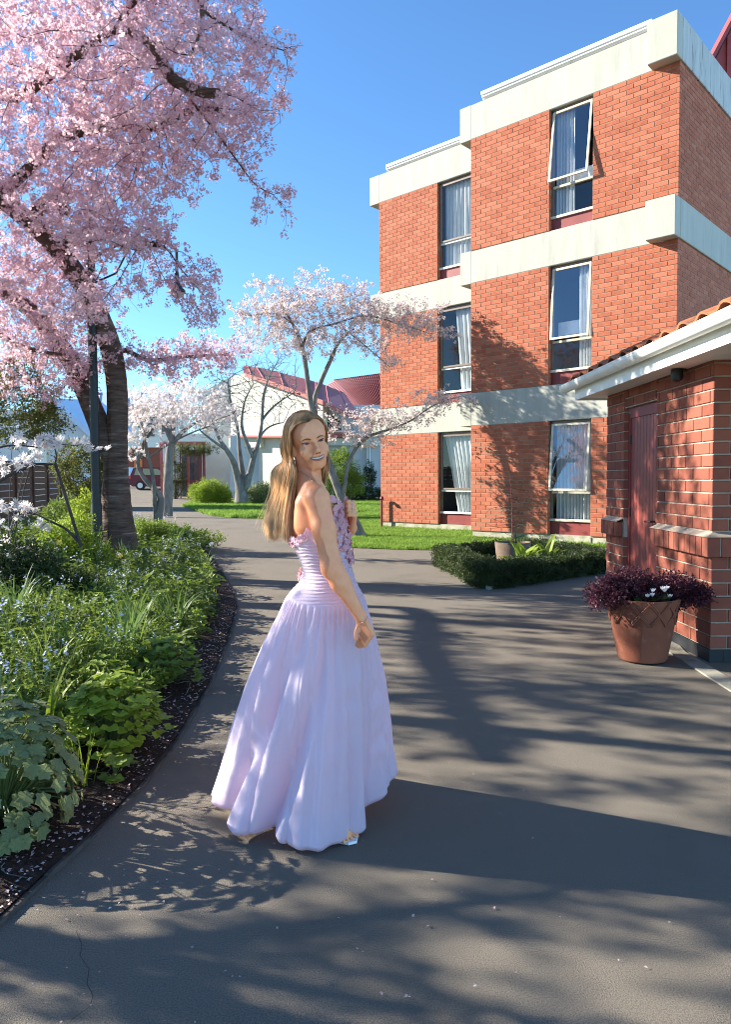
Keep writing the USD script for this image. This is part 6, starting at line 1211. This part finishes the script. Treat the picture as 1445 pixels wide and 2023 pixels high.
for a_, s_, wd_ in ((300,.45,.004),(282,.62,.003),(312,.30,.005),(345,.5,.009),(352,.72,.012),(260,.8,.003)):   # pulled creases
    dis = dis+wd_*np.sin((S-s_)*38+wrapd(D-a_)*.10)*np.exp(-((S-s_)/.10)**2-(wrapd(D-a_)/12)**2)
wn = meshkit.fbm(np.stack([np.cos(np.radians(D))*S*9+0*S, np.sin(np.radians(D))*S*9+0*S, 6*S+0*D],-1), 3, 9)-.5; dis = dis+.006*wn*np.clip(S*3,0,1)
Xs, Ys = Xs+ux*dis, Ys+uy*dis
rows = [np.stack([Xs,Ys,Zs],-1)]
for dr, dz in ((-.012,-.016),(-.035,-.020),(-.065,-.006),(-.09,.04),(-.10,.12)): rows.append(np.stack([Xs[-1]+ux[-1]*dr, Ys[-1]+uy[-1]*dr, np.maximum(Zs[-1]+dz,.012)],-1)[None])
G_ = np.vstack(rows); G_[ns2-6:ns2,:,:] = G_[ns2-6:ns2,:,:]
i = np.arange(G_.shape[0]*nt_).reshape(-1,nt_); i2 = np.roll(i,-1,1); obj('skirt', (G_.reshape(-1,3), np.stack([i[:-1],i[1:],i2[1:],i2[:-1]],-1).reshape(-1,4)), 'lilac_cloth', dress, smooth=True)
# ---- pink applique petals on the bodice
pr2 = np.random.default_rng(930)
def applique(th0, py0, L, W, ang, lift):
    c = bod(th0, py0, .008); n = V3(math.cos(th0), math.sin(th0), .1); n = unit(n); t = unit(np.cross(V3(0,0,1), n)); b = np.cross(n, t); d = math.cos(ang)*t+math.sin(ang)*b; q = np.cross(n, d); v = []; nu, nv = 7, 5
    for iu in range(nu):
        s = iu/(nu-1)*2-1
        for iv in range(nv):
            w = (iv/(nv-1)*2-1); wd = W*.5*math.sqrt(max(0,1-s*s))*(1+.12*math.sin(iu*2.3)); v.append(c+d*s*L*.5+q*w*wd+n*(.003+lift*(.5+.5*s)**2+.004*abs(w)*math.sin(iu*1.7+th0*9)-.05*0))
    i = np.arange(nu*nv).reshape(nu,nv); obj('lace_petal', (np.array(v), np.stack([i[:-1,:-1],i[1:,:-1],i[1:,1:],i[:-1,1:]],-1).reshape(-1,4)), 'lace_pink', dress, smooth=True)
for k in range(95):
    f_ = pr2.uniform(0,1)**1.2; py0 = 984+f_*125; applique(pr2.normal(-.35+.25*f_, .42*(1-.45*f_)), py0, pr2.uniform(.030,.05), pr2.uniform(.016,.028), pr2.uniform(0,6.28), pr2.uniform(.002,.013))
for k in range(20): th0 = math.pi+pr2.uniform(-.2,1.35); applique(th0, 1037-26*math.cos(th0)+pr2.uniform(1,15), pr2.uniform(.025,.038), pr2.uniform(.014,.020), pr2.uniform(0,6.28), pr2.uniform(.001,.005))
for k in range(5): applique(math.pi+pr2.uniform(-.1,.35), 1135+pr2.uniform(-10,12), .034, .018, 1.3, .012)
# ---- jewellery and sandal
def chain_of(name, pts_, n, r, mat='gold'):
    P = spline(np.array(pts_), n+1); mb = MB()
    for k in range(n):
        a, b = P[k], P[k+1]; d = unit(b-a); q = unit(np.cross(d, V3(.2,-1,.3))) if k % 2 else unit(np.cross(d, V3(.5,.3,1))); c = (a+b)/2; L = np.linalg.norm(b-a)*.62; th = np.linspace(0,2*np.pi,9); mb.tube([c+d*L*math.cos(x)+q*L*.6*math.sin(x) for x in th], r, 4, cap=False)
    obj(name, mb, mat, lady, smooth=True, kind='stuff')
def on_body(px_, py_, y0=2.6, y1=3.1, lift=.003):
    d = ray(px_, py_); Y = np.linspace(y0,y1,500); P = EYE+d*(Y/d[1])[:,None]; s = body_sdf(P) < lift; return P[np.argmax(s)] if s.any() else at(px_, py_, 2.85)
chain_of('necklace', [on_body(x, y) for x, y in ((583,931),(592,932),(599,935),(606,941),(613,946),(619,951))], 13, .0010)
chain_of('bracelet', [on_body(x, y) for x, y in ((707.5,1231.5),(712,1232),(718,1229),(724,1223.5),(726,1218))], 14, .0007)
eo = wor((-.076,.004,-.050)); th_ = np.linspace(0.4,2*np.pi-.2,16); obj('earring', MB().tube([eo+V3(0,-.004,-.012)+.009*math.sin(x)*V3(.45,-.8,0)+.0105*math.cos(x)*V3(0,0,1) for x in th_], .0019, 8), 'gold', lady, smooth=True)
for k in (0,1,2): c = kL[k]*.45+midL[k]*.55; d = unit(midL[k]-kL[k]); q = unit(np.cross(d,V3(0,0,1))); w_ = np.cross(d,q); obj('ring', MB().tube([c+.0105*(q*math.cos(x)+w_*math.sin(x)) for x in np.linspace(0,6.283,13)], .0014, 5), 'steel', lady, smooth=True)
dS = unit(toe-heel); sS = unit(np.cross(dS, V3(0,0,1))); pr_s = []; 
for (tq, hq) in ((toe,heel),(toe2,heel2)):
    d = unit((tq-hq)*V3(1,1,0)); s = V3(d[1],-d[0],0); hh = hq*V3(1,1,0); base = [hh+d*x+s*w for x, w in ((-.03,-.03),(.05,-.026),(.13,-.034),(.20,-.042),(.245,-.030),(.262,0),(.245,.030),(.20,.042),(.13,.036),(.05,.030),(-.03,.03))]
    pl_ = np.array([[b@V3(1,0,0), b@V3(0,1,0)] for b in base]); obj('sandal', MB().prism(pl_, (0,0,.004), V3(1,0,0), V3(0,1,0), V3(0,0,.010)), 'sandal', lady)
    tp_ = tq*V3(1,1,0)+d*-.005; obj('sandal_strap', MB().tube([tp_-s*.042+V3(0,0,.012), tp_-s*.028+V3(0,0,.043), tp_+V3(0,0,.052), tp_+s*.028+V3(0,0,.043), tp_+s*.042+V3(0,0,.012)], .006, 6), 'sandal', lady, smooth=True)
print('script done; prims', sum(1 for _ in stage.Traverse()))
